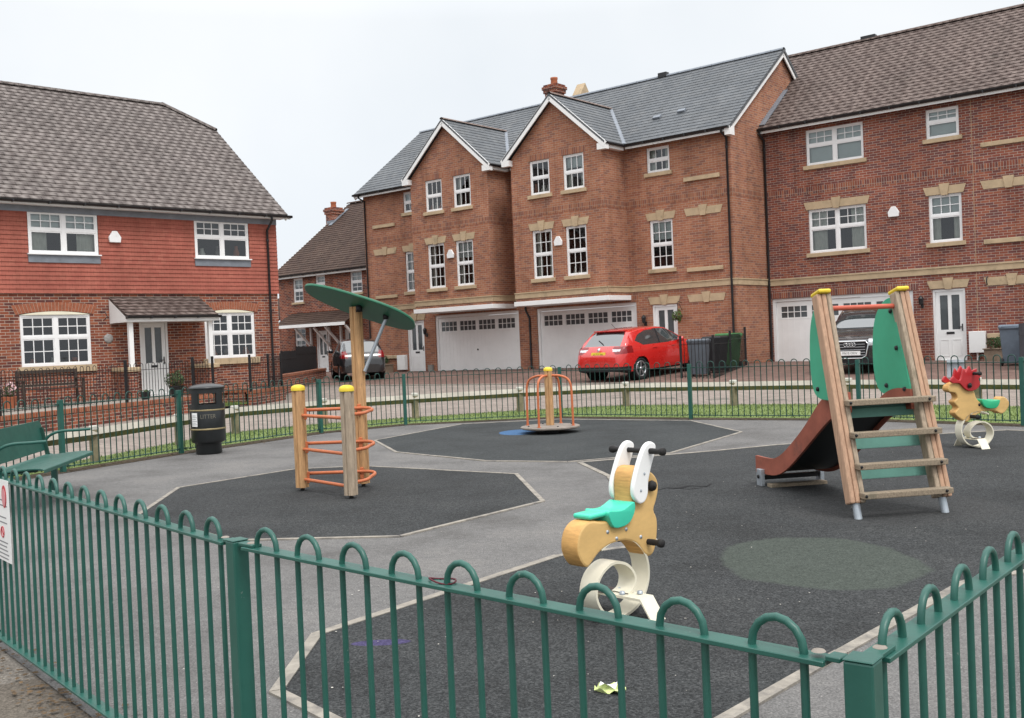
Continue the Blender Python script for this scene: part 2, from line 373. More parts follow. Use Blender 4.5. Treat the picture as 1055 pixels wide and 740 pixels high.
def front_door(par,x0,x1,z0,z1,y=0,panel_m=None):
    pm=panel_m or PAINT
    fr=MB(); fr.box(x0,x0+.06,y+.03,y+.12,z0,z1); fr.box(x1-.06,x1,y+.03,y+.12,z0,z1); fr.box(x0+.06,x1-.06,y+.032,y+.12,z1-.06,z1); fr.box(x0+.06,x1-.06,y+.0,y+.12,z0,z0+.04)
    a,b=x0+.065,x1-.065; top=z1-.065; w=b-a; gl=[]; gz0=z0+(z1-z0)*.44
    gl=[(a+w*.15,a+w*.435,gz0,top-.12),(a+w*.565,a+w*.85,gz0,top-.12)]
    d=MB(); wall_panel(d,a,b,z0+.045,top,gl,y+.07,.03); door=d.build('front_door',pm,par)
    fr.build('door_frame',PAINT,door)
    for o in gl:
        p=MB(); p.face([(o[0],y+.095,o[2]),(o[1],y+.095,o[2]),(o[1],y+.095,o[3]),(o[0],y+.095,o[3])]); p.build('pane',FROST,door)
    m=MB()
    for q in ((a+w*.12,a+w*.45),(a+w*.55,a+w*.88)):
        m.box(q[0],q[1],y+.062,y+.071,z0+.16,z0+.165+.02); m.box(q[0],q[1],y+.062,y+.071,z0+.64,z0+.66); m.box(q[0],q[0]+.02,y+.0625,y+.0715,z0+.18,z0+.64); m.box(q[1]-.02,q[1],y+.0625,y+.0715,z0+.18,z0+.64)
    m.build('panel_moulding',pm,door)
    m=MB(); m.box(a+w*.36,a+w*.64,y+.058,y+.071,gz0-.13,gz0-.065); m.build('letterbox',BLACKP,door)
    m=MB(); m.box(b-.07,b-.045,y+.05,y+.071,gz0-.05,gz0+.16); m.bar((b-.058,y+.045,gz0+.07),(b-.17,y+.045,gz0+.07),.02,.02); m.build('handle',BLACKP,door)
    return door
def slope(mb,poly,up,gauge,step):
    """tiled roof slope: poly in 3-D (planar), up = direction up the slope; courses of `gauge` whose lower edge stands `step` proud"""
    P=[Vector(p) for p in poly]; n=(P[1]-P[0]).cross(P[2]-P[0]).normalized()
    if n.z<0 or (abs(n.z)<1e-6 and n.y>0): n=-n
    v=Vector(up); v=(v-n*v.dot(n)).normalized(); u=v.cross(n)
    Q=[((p-P[0]).dot(u),(p-P[0]).dot(v)) for p in P]; lo=min(q[1] for q in Q); hi=max(q[1] for q in Q)
    k=int(math.ceil((hi-lo)/gauge))
    for i in range(k):
        a=lo+i*gauge; b=a+gauge; c=clip(clip(Q,1,a,True),1,b,False)
        if len(c)<3: continue
        mb.face([P[0]+u*q[0]+v*q[1]+n*(step*(1-(q[1]-a)/gauge)) for q in c])
        # the tile ends
        e=[q for q in c if abs(q[1]-a)<1e-6]
        if len(e)>=2:
            x0=min(q[0] for q in e);x1=max(q[0] for q in e); p0=P[0]+u*x0+v*a; p1=P[0]+u*x1+v*a
            mb.face([p0-n*.004,p1-n*.004,p1+n*step,p0+n*step])
def slab(mb,poly,t):
    """underside and edges of a roof slope"""
    P=[Vector(p) for p in poly]; B=[p-Vector((0,0,t)) for p in P]; mb.face(B[::-1]); n=len(P)
    for i in range(n): mb.face([P[i],B[i],B[(i+1)%n],P[(i+1)%n]])
def gutter(par,x0,x1,y,z,fascia=True,fh=.145):
    g=MB(); n=8
    rows=[[(x,y-.055+.06*cos(pi+pi*i/n),z+.06*sin(pi+pi*i/n)) for i in range(n+1)] for x in (x0,x1)]; g.grid(rows)
    rows=[[(x,y-.055+.052*cos(pi+pi*i/n),z+.004+.052*sin(pi+pi*i/n)) for i in range(n+1)] for x in (x0,x1)]; g.grid(rows)
    k=int((x1-x0)/.9)+1
    for i in range(k+1):
        xc=x0+(x1-x0)*i/k; g.box(max(x0,xc-.02),min(x1,xc+.02),y-.122,y+.008,z-.07,z-.012)
    o=g.build('gutter',BLACKP,par)
    if fascia: f=MB(); f.box(x0,x1,y+.008,y+.03,z-fh,z+.01); f.build('fascia',PAINT,par)
    return o
def pipe(par,x,y,z0,z1,top=None):
    p=MB(); path=[(x,y,z0),(x,y,z1)]
    if top: path+=[(top[0],top[1],top[2]-.12),top]
    p.tube(path,.036,10)
    for z in (z0+.4,(z0+z1)/2,z1-.3): p.lathe([(.046,-.03),(.046,.03)],10,(x,y,z)); 
    return p.build('downpipe',BLACKP,par)
def alarm(par,x,y,z):
    a=MB(); M=frame((x,y-.035,z),(1,0,0),(0,-1,0)); a.prism([(-.15,-.14),(.15,-.14),(.17,.0),(.06,.17),(-.06,.17),(-.17,0)],M,.07); return a.build('alarm_box',PVC,par,bevel=.012)
def wall_lamp(par,x,y,z):
    a=MB(); a.box(x-.04,x+.04,y-.025,y-.002,z-.09,z+.05); a.tube([(x,y-.02,z-.03),(x,y-.1,z-.06),(x,y-.13,z+.0)],.012,8)
    a.lathe([(.03,0),(.055,.02),(.075,.17),(.09,.18),(.05,.24),(.012,.27),(.0,.29)],8,(x,y-.13,z+.0),smooth=False)
    return a.build('wall_lamp',BLACKP,par)
def ridge(par,p0,p1,m,r=.11):
    b=MB(); p0=Vector(p0);p1=Vector(p1); d=p1-p0; L=d.length; n=max(1,int(L/.45)); d/=L; side=d.cross(Vector((0,0,1))).normalized(); upv=side.cross(d)
    for i in range(n):
        a=p0+d*(L*i/n); c=p0+d*(L*(i+1)/n-.008); k=6
        b.grid([[q+side*(r*cos(pi*j/k))*1.1+upv*(r*sin(pi*j/k)*.8-.02) for j in range(k+1)] for q in (a,c)])
    return b.build('ridge_tile',m,par)
def chimney(par,x0,x1,y0,y1,z0,z1,m,pots=1):
    c=MB(); c.box(x0,x1,y0,y1,z0,z1-.34); c.box(x0-.05,x1+.05,y0-.05,y1+.05,z1-.34,z1-.2); c.box(x0-.09,x1+.09,y0-.09,y1+.09,z1-.2,z1-.08); c.box(x0-.04,x1+.04,y0-.04,y1+.04,z1-.08,z1)
    o=c.build('chimney',m,par)
    for i in range(pots):
        p=MB(); p.lathe([(.15,0),(.13,.2),(.15,.24),(.15,.3),(.1,.3),(.1,.05)],16,(x0+(x1-x0)*(i+.5)/pots,(y0+y1)/2,z1)); p.build('chimney_pot',TERRA,o)
    return o
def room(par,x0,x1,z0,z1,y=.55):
    b=MB(); b.box(x0,x1,y,y+.02,z0,z1); b.build('room_shade',DARKROOM,par)  # backing sheet behind the panes; the dimness of the rooms is its near-black colour
# ------------------------------------------------------------------ the four houses
OB=(7.09,32.01,0); RB=rad(-39.8); OC=(8.52,33.73,0); RC=rad(-38.8); OA=(-9.95,28.68,0); RA=rad(43.7)
BD=1.28                                   # how far the gabled bays stand out
def townhouse(mirror,label):
    t=thing('townhouse',OB,RB,label,'house','gabled brick townhouses with double garages')
    def X(a,b):                            # interval from the outer end of the unit, measured in metres
        return (-b,-a) if not mirror else (-(16.8-a),-(16.8-b))
    def I(a,b): x=X(a,b); return (min(x),max(x))
    x0,x1=I(0,8.4); 
    if mirror: x0=-16.95
    E=7.95
    win3=I(2.21,3.08); win2=I(2.19,3.06); door=I(2.14,3.08); gar=I(3.7,7.98)
    ops=[(*win3,6.83,7.66),(*win2,3.66,5.27),(*door,.38,2.48),(*gar,.38,2.62)]
    w=MB(); wall_panel(w,x0,x1,.0,E,ops)
    # outer side wall with its gable
    xs=x1 if not mirror else x0
    w.face([(xs,0,0),(xs,7.66,0),(xs,7.66,E-.15),(xs,3.83,10.9),(xs,0,E-.15)])
    # bay: front, sides, gable
    b0,b1=I(3.95,7.85); bc=(b0+b1)/2; z0=2.86
    wa=[I(4.72,5.58),I(6.16,7.02)]
    bops=[(*q,6.48,7.66) for q in wa]+[(*q,3.6,5.27) for q in wa]
    wall_panel(w,b0,b1,z0,7.82,bops,-BD)
    w.face([(b0,-BD,7.82),(b1,-BD,7.82),(bc,-BD,9.62)])
    for q in (b0,b1): w.face([(q,-BD,z0),(q,0,z0),(q,0,7.82),(q,-BD,7.82)])
    wall=w.build('wall',BR_B,t)
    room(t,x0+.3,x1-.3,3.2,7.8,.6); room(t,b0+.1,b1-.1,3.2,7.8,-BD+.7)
    # bands and soldier courses
    st=MB(); 
    def band(xa,xb,y):
        st.box(xa,xb,y-.03,y+.02,2.96,3.13); st.box(xa,xb,y-.05,y+.02,3.13,3.17)
    if mirror: band(x0,b0,0); band(b1,x1-.002,0)
    else: band(b1,x1+.03,0); band(x0+.002,b0,0); st.box(x1-.02,x1+.03,.0,2.2,2.96,3.13); st.box(x1-.02,x1+.05,.0,2.2,3.13,3.17)
    band(b0-.03,b1+.03,-BD)
    for q,s in ((b0,-1),(b1,1)): st.box(min(q,q+.03*s),max(q,q+.03*s),-BD,0,2.96,3.13); st.box(min(q,q+.05*s),max(q,q+.05*s),-BD-.05,0,3.13,3.17)
    st.build('string_course',STONE,t)
    def sold(*q): so=MB(); so.box(*q); so.build('soldier_course',SO_B,t)
    for xa,xb,y in ((x0,b0,0),(b1,x1,0),(b0-.004,b1+.004,-BD)): sold(xa,xb,y-.005,y+.015,5.77,5.99)
    for q,s in ((b0,-1),(b1,1)): sold(min(q,q+.005*s),max(q,q+.005*s),-BD,0,5.77,5.99)
    if not mirror: sold(x1-.01,x1+.005,0,2.2,5.77,5.99)
    for q in wa: sold(q[0]-.1,q[1]+.1,-BD-.006,-BD+.01,7.665,7.88)
    sold(gar[0]-.12,gar[1]+.12,-.006,.015,2.625,2.84)
    # openings
    dr=['curtain','blind','both','items','curtain'] if not mirror else ['blind','curtain','items','curtain','both']
    f=window(t,*win3,6.83,7.66,'sash31s',0,dr[0]); sill(f,*win3,6.83)
    f=window(t,*win2,3.66,5.27,'sash32s',0,dr[1]); sill(f,*win2,3.66); lintel(f,*win2,5.27)
    for k,q in enumerate(wa):
        f=window(t,*q,6.48,7.66,'sash31s',-BD,dr[2+k]); sill(f,*q,6.48,-BD)
        f=window(t,*q,3.6,5.27,'sash32s',-BD,dr[(3+k)%5]); sill(f,*q,3.6,-BD); lintel(f,*q,5.27,-BD)
    garage(t,*gar,.38,2.62); d=front_door(t,*door,.38,2.48); lintel(d,*door,2.50)
    # blind openings: stone only
    bl=I(.5,1.6)
    sill(t,*bl,6.5); lintel(t,*bl,5.27); sill(t,*bl,3.6); lintel(t,*bl,2.5); sill(t,*bl,1.12)
    # jetty soffit under the bay
    h=MB(); h.box(b0-.06,b1+.06,-BD-.06,.0,2.70,2.855); h.build('bay_soffit',PAINT,t,bevel=.006,segs=1)
    # roof
    Er=7.86; ye=-.32; m=(11.0-Er)/(3.83-ye); rx0,rx1=(x0,x1+.16) if not mirror else (x0-.22,x1)
    r=MB(); S=[(rx0,ye,Er),(rx1,ye,Er),(rx1,3.83,11.0),(rx0,3.83,11.0)]; slope(r,S,(0,1,m),.22,.014); slab(r,S,.1)
    S=[(rx1,7.98,Er),(rx0,7.98,Er),(rx0,3.83,11.0),(rx1,3.83,11.0)]; slope(r,S,(0,-1,m),.4,.012); slab(r,S,.1)
    ax=bc; az=9.78; yb=ye+(az-Er)/m; yf=-BD-.2; hw=2.17
    for s in (-1,1):
        S=[(ax,yf,az),(ax,yb,az),(ax+s*hw,ye,Er),(ax+s*hw,yf,Er)]; slope(r,S,(-s,0,(az-Er)/hw),.22,.014); slab(r,S,.08)
    roof=r.build('roof',SLATE,t)
    ridge(roof,(rx0,3.83,10.98),(rx1,3.83,10.98),LEAD); ridge(roof,(ax,yf,az+.02),(ax,yb,az+.02),TERRA if False else basic('ridge_brown',(.2,.15,.13),.85),.08)
    v=MB()
    for s in (-1,1): v.bar((ax,yb,az+.03),(ax+s*hw,ye,Er+.03),.16,.02)
    v.build('valley',LEAD,roof)
    # bargeboards
    bb=MB()
    for s in (-1,1):
        p0=Vector((ax,yf+.02,az-.12)); p1=Vector((ax+s*(hw+.02),yf+.02,Er-.13)); bb.bar(p0,p1,.035,.2,(0,0,1))
        bb.box(*sorted((ax+s*(hw-.30),ax+s*(hw+.04))),yf+.005,-BD-.001,Er-.26,Er-.06)
    bb.build('bargeboard',PAINT,t)
    vb=MB(); q=rx1-.02 if not mirror else rx0+.02
    for e in ((ye,1),(7.98,-1)): vb.bar((q-(.03 if not mirror else -.03),3.83,10.84),(q-(.03 if not mirror else -.03),e[0],Er-.16),.035,.17,(0,0,1))
    if not mirror: vb.box(rx1-.18,rx1,ye-.02,ye+.3,Er-.28,Er-.02)
    vb.build('verge_board',PAINT,t)
    # gutters: main wall each side of the bay, and along the bay's sides
    sg=[(x0,b0-.25),(b1+.25,rx1-.02)] if not mirror else [(rx0+.02,b0-.25),(b1+.25,x1)]
    for a,b in sg: gutter(t,a,b,ye,Er-.02)
    for s in (-1,1):
        g=MB(); xg=ax+s*(hw+.03); g.tube([(xg,yf+.02,Er-.05),(xg,ye-.05,Er-.05)],.058,8); g.build('gutter',BLACKP,t)
        g=MB(); g.box(*sorted((ax+s*(hw-.20),ax+s*(hw-.02))),-BD-.0,ye,Er-.2,Er-.09); g.build('soffit',PAINT,t)
    if mirror: pipe(t,x0+.12,-.05,.4,Er-.3,(x0+.12,ye-.05,Er-.06))
    else:
        pipe(t,x1-.12,-.05,.4,Er-.3,(x1-.12,ye-.05,Er-.06)); pipe(t,x0+.12,-.05,.4,2.3,(x0-.05,-.05,2.72))
    alarm(t,bc+(0.02),-BD,4.8)
    lx=I(3.25,3.35)[0]; wall_lamp(t,lx,0,1.9)
    if mirror:
        mbx=MB(); mbx.box(*I(1.62,2.08),-.16,0,.52,1.12); mbx.build('meter_box',PAINT,t,bevel=.01)
        x=I(3.3,3.55); mb2=MB(); mb2.box(*x,-.1,-.004,.45,.7); mb2.build('vent_box',basic('grey_box',(.25,.24,.22),.7),t)
    if mirror:
        chimney(t,-9.85,-9.3,3.5,4.05,10.2,11.62,BR_A,1)
    else:
        c=MB(); c.box(-8.95,-8.6,4.2,4.8,10,11.15); c.prism([(-.36,0),(.36,0),(0,.5)],frame((-8.78,4.5,11.15),(0,1,0),(1,0,0)),.4); c.build('roof_turret',STONE,t)
        for x,y in ((-3.3,.9),(-2.4,1.0)):
            c=MB(); zz=Er+m*(y-ye); c.bar((x,y,zz+.06),(x+.28,y,zz+.06),.16,.07,(0,-m,1)); c.build('roof_vent',LEAD,t)
    c=MB(); c.box(-4.75,-4.4,3.7,3.92,10.95,11.12); (c.build('ridge_vent',BLACKP,t) if not mirror else None)
    return t
townhouse(False,'orange brick gabled townhouse behind the red car, right of the pair')
townhouse(True,'orange brick gabled townhouse left of the pair, white meter box beside its door')
# ---- right-hand house, darker brick and brown tiles
def house_c():
    t=thing('terraced_house',OC,RC,'dark red brick three storey house with brown tiled roof behind the slide','house')
    E=8.1; X1=13.0
    w3=(1.47,3.31); w3b=(5.18,6.11); gar=(.12,4.64); door=(5.2,6.12)
    ops=[(*w3,6.67,7.8),(*w3b,6.93,7.8),(*w3,3.88,5.27),(*w3b,3.86,5.27),(*gar,.36,2.5),(*door,.33,2.48)]
    w=MB(); wall_panel(w,0,X1,0,E,ops); w.face([(X1,0,0),(X1,8.4,0),(X1,8.4,E),(X1,4.2,11.3),(X1,0,E)]); w.face([(0,2,0),(0,8.4,0),(0,8.4,E),(0,4.2,11.3),(0,2,9.6)]); w.build('wall',BR_C,t)
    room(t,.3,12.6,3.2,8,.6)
    st=MB(); st.box(.002,X1,-.03,.02,2.93,3.10); st.box(.002,X1,-.05,.02,3.10,3.14); st.build('string_course',STONE,t)
    strip(t,'soldier_course',SO_C,.002,X1,5.78,6.0,0,.005); strip(t,'soldier_course',SO_C,.02,gar[1]+.15,2.505,2.73,0,.006)
    f=window(t,*w3,6.67,7.8,'pair_top',0,'fullblind'); sill(f,*w3,6.67)
    f=window(t,*w3b,6.93,7.8,'one_top',0,'fullblind'); sill(f,*w3b,6.93)
    f=window(t,*w3,3.88,5.27,'pair_top',0,'curtain'); sill(f,*w3,3.88); lintel(f,*w3,5.27)
    f=window(t,*w3b,3.86,5.27,'one_top',0,'both'); sill(f,*w3b,3.86); lintel(f,*w3b,5.27)
    garage(t,*gar,.36,2.5); d=front_door(t,*door,.33,2.48); lintel(d,*door,2.5)
    for bl in ((6.78,8.0),(9.4,10.6)): 
        sill(t,*bl,6.6); lintel(t,*bl,5.27); sill(t,*bl,3.82); lintel(t,*bl,2.5); sill(t,*bl,1.12)
    for x,z in ((6.45,8.0),):
        j=MB(); j.box(x-.006,x+.006,-.004,.01,.4,2.9); j.box(x-.006,x+.006,-.004,.01,3.15,5.77); j.box(x-.006,x+.006,-.004,.01,6.01,7.9); j.build('movement_joint',STONE,t)
    Er=8.05; ye=-.32; m=(11.4-Er)/(4.2-ye); r=MB(); S=[(-.12,ye,Er),(X1+.1,ye,Er),(X1+.1,4.2,11.4),(-.12,4.2,11.4)]; slope(r,S,(0,1,m),.225,.02); slab(r,S,.1); S=[(-1.1,1.9,Er+m*(1.9-ye)),(-.12,1.9,Er+m*(1.9-ye)),(-.12,4.2,11.4),(-1.1,4.2,11.4)]; slope(r,S,(0,1,m),.225,.02); slab(r,S,.1)
    S=[(X1+.1,8.72,Er),(-1.1,8.72,Er),(-1.1,4.2,11.4),(X1+.1,4.2,11.4)]; slope(r,S,(0,-1,m),.5,.02); slab(r,S,.1)
    roof=r.build('roof',TILE_C,t); ridge(roof,(-1.1,4.2,11.39),(X1+.1,4.2,11.39),TILE_C,.13)
    fl=MB(); fl.bar((.06,ye+.1,Er+m*.1+.05),(.06,1.75,Er+m*(1.75-ye)+.05),.26,.03,(0,-m,1)); fl.build('flashing',LEAD,roof)
    v=MB(); v.box(1.9,2.4,4.08,4.3,11.40,11.53); v.build('ridge_vent',BLACKP,roof)
    gutter(t,-.1,X1,ye,Er-.03)
    pipe(t,.07,-.05,.35,Er-.35,(.07,ye-.05,Er-.08))
    alarm(t,4.16,0,4.9); wall_lamp(t,4.9,0,2.05)
    mbx=MB(); mbx.box(6.22,6.66,-.17,0,.58,1.2); mbx.build('meter_box',PAINT,t,bevel=.01)
    mbx=MB(); mbx.tube([(6.42,-.05,.58),(6.42,-.05,.3)],.03,8); mbx.build('meter_pipe',PAINT,t)
    mbx=MB(); mbx.tube([(6.75,-.02,2.75),(6.75,-.12,2.72),(6.75,-.14,2.6),(6.75,-.09,2.52)],.018,6); mbx.build('hook_bracket',BLACKP,t)
    return t
house_c()
# ---- left house: brick below, red tile hanging above, half-hipped roof
def house_a():
    t=thing('detached_house',OA,RA,'house with red hung tiles over brick and mottled half hipped roof','house')
    L=-10.0; R=3.95; E=5.62
    wa=(-3.58,-1.79); wb=(1.5,3.12); ua=(-3.28,-1.49); ub=(1.3,3.02); door=(-.45,.37)
    ops=[(*wa,1.35,2.74),(*wb,1.35,2.74),(*door,.38,2.48)]
    w=MB(); wall_panel(w,L,R,-.2,3.27,ops); 
    w.face([(R,0,-.2),(R,10,-.2),(R,10,E-.1),(R,6.2,8.8),(R,3.8,8.8),(R,.0,E-.1)]); w.build('wall',BR_A,t)
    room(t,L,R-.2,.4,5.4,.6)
    # upper storey hung with tiles, cut round the windows
    uo=[(*ua,4.27,5.38),(*ub,4.27,5.38)]
    h=MB(); zs=3.24; k=0
    while zs<5.5:
        ze=min(zs+.115,5.55); cut=[o for o in uo if o[2]-.22<(zs+ze)/2<o[3]+.02]; xs=[L]+[v for o in sorted(cut) for v in (o[0]-.01,o[1]+.01)]+[R+.03]
        for i in range(0,len(xs),2):
            a,b=xs[i],xs[i+1]; h.face([(a,-.055,zs),(b,-.055,zs),(b,-.036,ze),(a,-.036,ze)]); h.face([(a,-.03,zs),(b,-.03,zs),(b,-.055,zs),(a,-.055,zs)][::-1])
            h.face([(b,-.055,zs),(b,0,zs),(b,0,ze),(b,-.036,ze)])
        zs=ze
    h.build('tile_hanging',HANG,t)
    bk=MB(); wall_panel(bk,L,R+.002,3.245,5.58,uo,-.025,.12); bk.build('upper_wall',basic('batten_dark',(.12,.05,.035),.9),t)
    ld=MB()
    for o in uo: ld.box(o[0]-.03,o[1]+.03,-.075,-.03,o[2]-.23,o[2]-.03)
    ld.box(L,R+.03,-.068,-.03,5.34,5.56); ld.build('lead_apron',LEAD,t)
    dr=['both','items']
    for o,d in zip(uo,dr):
        f=window(t,*o,'pair_top',-.08,d); s=MB(); s.box(o[0]-.05,o[1]+.05,-.13,-.03,o[2]-.03,o[2]); s.build('sill',PVC,f)
    for o in (wa,wb):
        f=window(t,*o,1.35,2.68,'pair_all',-.02,'items')
        s=MB()
        n=int((o[1]-o[0]+.2)/.25)
        for i in range(n): s.box(o[0]-.1+i*(o[1]-o[0]+.2)/n+.004,o[0]-.1+(i+1)*(o[1]-o[0]+.2)/n-.004,-.08,.02,1.17,1.345)
        s.build('sill',STONE,f)
        # segmental head: cream infill and brick arch over it
        c=(o[0]+o[1])/2; hw=(o[1]-o[0])/2; n=12; zt=lambda x: 2.685+.085*(1-((x-c)/hw)**2)
        q=MB(); xs=[o[0]+2*hw*i/n for i in range(n+1)]
        q.grid([[(x,-.012,2.682) for x in xs],[(x,-.012,zt(x)) for x in xs]],smooth=False); q.build('window_head',CREAM,f)
        a=MB()
        nb=24
        for i in range(nb):
            xa=o[0]-.1+(2*hw+.2)*i/nb+.005; xb=o[0]-.1+(2*hw+.2)*(i+1)/nb-.005; sp=lambda x:(x-c)*.1
            z0a,z0b=2.69+.085*(1-((xa-c)/(hw+.1))**2),2.69+.085*(1-((xb-c)/(hw+.1))**2); hh=.235
            P=[(xa,z0a),(xb,z0b),(xb+sp(xb),z0b+hh),(xa+sp(xa),z0a+hh)]
            a.face([(x,-.014,z) for x,z in P]); 
            for u in range(4): (x0,zz0),(x1,zz1)=P[u],P[(u+1)%4]; a.face([(x1,-.014,zz1),(x0,-.014,zz0),(x0,.01,zz0),(x1,.01,zz1)])
        a.build('brick_arch',basic('arch_brick',(.29,.10,.055),.9,.3,9),t)
        p=MB(); xq=[o[0]-.1+(2*hw+.2)*i/16 for i in range(17)]; zl=lambda x:2.69+.085*(1-((x-c)/(hw+.1))**2); p.grid([[(x,-.009,zl(x)) for x in xq],[(x+(x-c)*.1,-.009,zl(x)+.233) for x in xq]],smooth=False); p.build('arch_mortar',basic('mortar',(.42,.34,.27),.9),t)
    front_door(t,*door,.38,2.48,-.02)
    # porch: lean-to roof on white posts over dwarf walls
    px0,px1=-1.2,1.3; yf=-1.0
    r=MB(); S=[(px0-.06,yf-.12,2.58),(px1+.06,yf-.12,2.58),(px1+.06,-.03,3.12),(px0-.06,-.03,3.12)]; slope(r,S,(0,1,.5),.2,.025); slab(r,S,.05); pr=r.build('porch_roof',TILE_C,t)
    f=MB(); f.box(px0-.08,px1+.08,yf-.13,yf-.1,2.42,2.55); f.face([(px0-.075,yf-.12,2.42),(px0-.075,-.03,2.42),(px0-.075,-.03,3.08),(px0-.075,yf-.12,2.53)]); f.face([(px1+.075,yf-.12,2.42),(px1+.075,-.03,2.42),(px1+.075,-.03,3.08),(px1+.075,yf-.12,2.53)])
    f.box(px0-.06,px1+.06,yf-.1,-.06,2.43,2.46); f.build('fascia',PAINT,pr)
    gutter(pr,px0-.1,px1+.1,yf-.13,2.57,False)
    for x in (px0+.08,px1-.14):
        p=MB(); p.box(x-.06,x+.06,yf-.02,yf+.1,1.22,2.43); p.build('porch_post',PAINT,t,bevel=.006,segs=1)
        d=MB(); d.box(x-.11,x+.11,yf-.06,-.005,.2,1.1); dw=d.build('dwarf_wall',BR_A,t)
        d=MB(); d.box(x-.17,x+.17,yf-.12,-.006,1.1,1.22); d.build('coping',STONE,dw,bevel=.01,segs=1)
    # roof
    m=(9.85-5.6)/(5-(-.38)); ye=-.38; Er=5.62; r=MB(); Rx=4.2
    zat=lambda y:Er+m*(y-ye)
    S=[(L,ye,Er),(Rx,ye,Er),(Rx,3.8,zat(3.8)),(2.9,5,zat(5)),(L,5,zat(5))]; slope(r,S,(0,1,m),.225,.02); slab(r,S,.09)
    S=[(Rx,10.38,Er),(L,10.38,Er),(L,5,zat(5)),(2.9,5,zat(5)),(Rx,6.2,zat(3.8))]; slope(r,S,(0,-1,m),.5,.02)
    S=[(Rx,3.8,zat(3.8)),(Rx,6.2,zat(3.8)),(2.9,5,zat(5))]; slope(r,S,(-1,0,.72),.225,.02)
    roof=r.build('roof',TILE_A,t); hp=TILE_A
    ridge(roof,(L,5,zat(5)-.02),(2.95,5,zat(5)-.02),hp,.13); ridge(roof,(2.9,5,zat(5)+.02),(Rx,3.8,zat(3.8)+.02),hp,.11); ridge(roof,(2.9,5,zat(5)+.02),(Rx,6.2,zat(3.8)+.02),hp,.11)
    for y in (ye,):
        v=MB(); v.bar((Rx-.05,ye,Er-.135),(Rx-.05,3.8,zat(3.8)-.135),.03,.10,(0,0,1)); v.build('verge_board',PAINT,t)
    v=MB(); v.bar((-3.85,2.25,zat(2.25)+.08),(-3.25,2.25,zat(2.25)+.08),.3,.1,(0,-m,1)); v.build('roof_vent',BLACKP,roof)
    gutter(t,L,Rx+.1,ye,Er-.03,True,.10)
    s=MB(); s.box(L,Rx-.06,ye+.03,-.03,Er-.115,Er-.105); s.build('soffit',PAINT,t)
    pipe(t,3.62,-.12,.3,5.15,(3.62,ye-.05,Er-.08))
    alarm(t,-1.05,-.06,4.76)
    o=MB(); o.lathe([(.0,.03),(.10,.028),(.13,.015),(.13,0)],9,M=frame((-1.32,-.002,2.02),(1,.0,.3),(0,-1,0))); o.build('house_plaque',basic('pewter',(.3,.29,.28),.5,.3,20),t); o=MB(); o.tube([(-1.5,-.005,2.75),(-1.42,-.12,2.72),(-1.38,-.14,2.6),(-1.45,-.05,2.5)],.012,6); o.build('hook_bracket',BLACKP,t)
    return t
house_a()
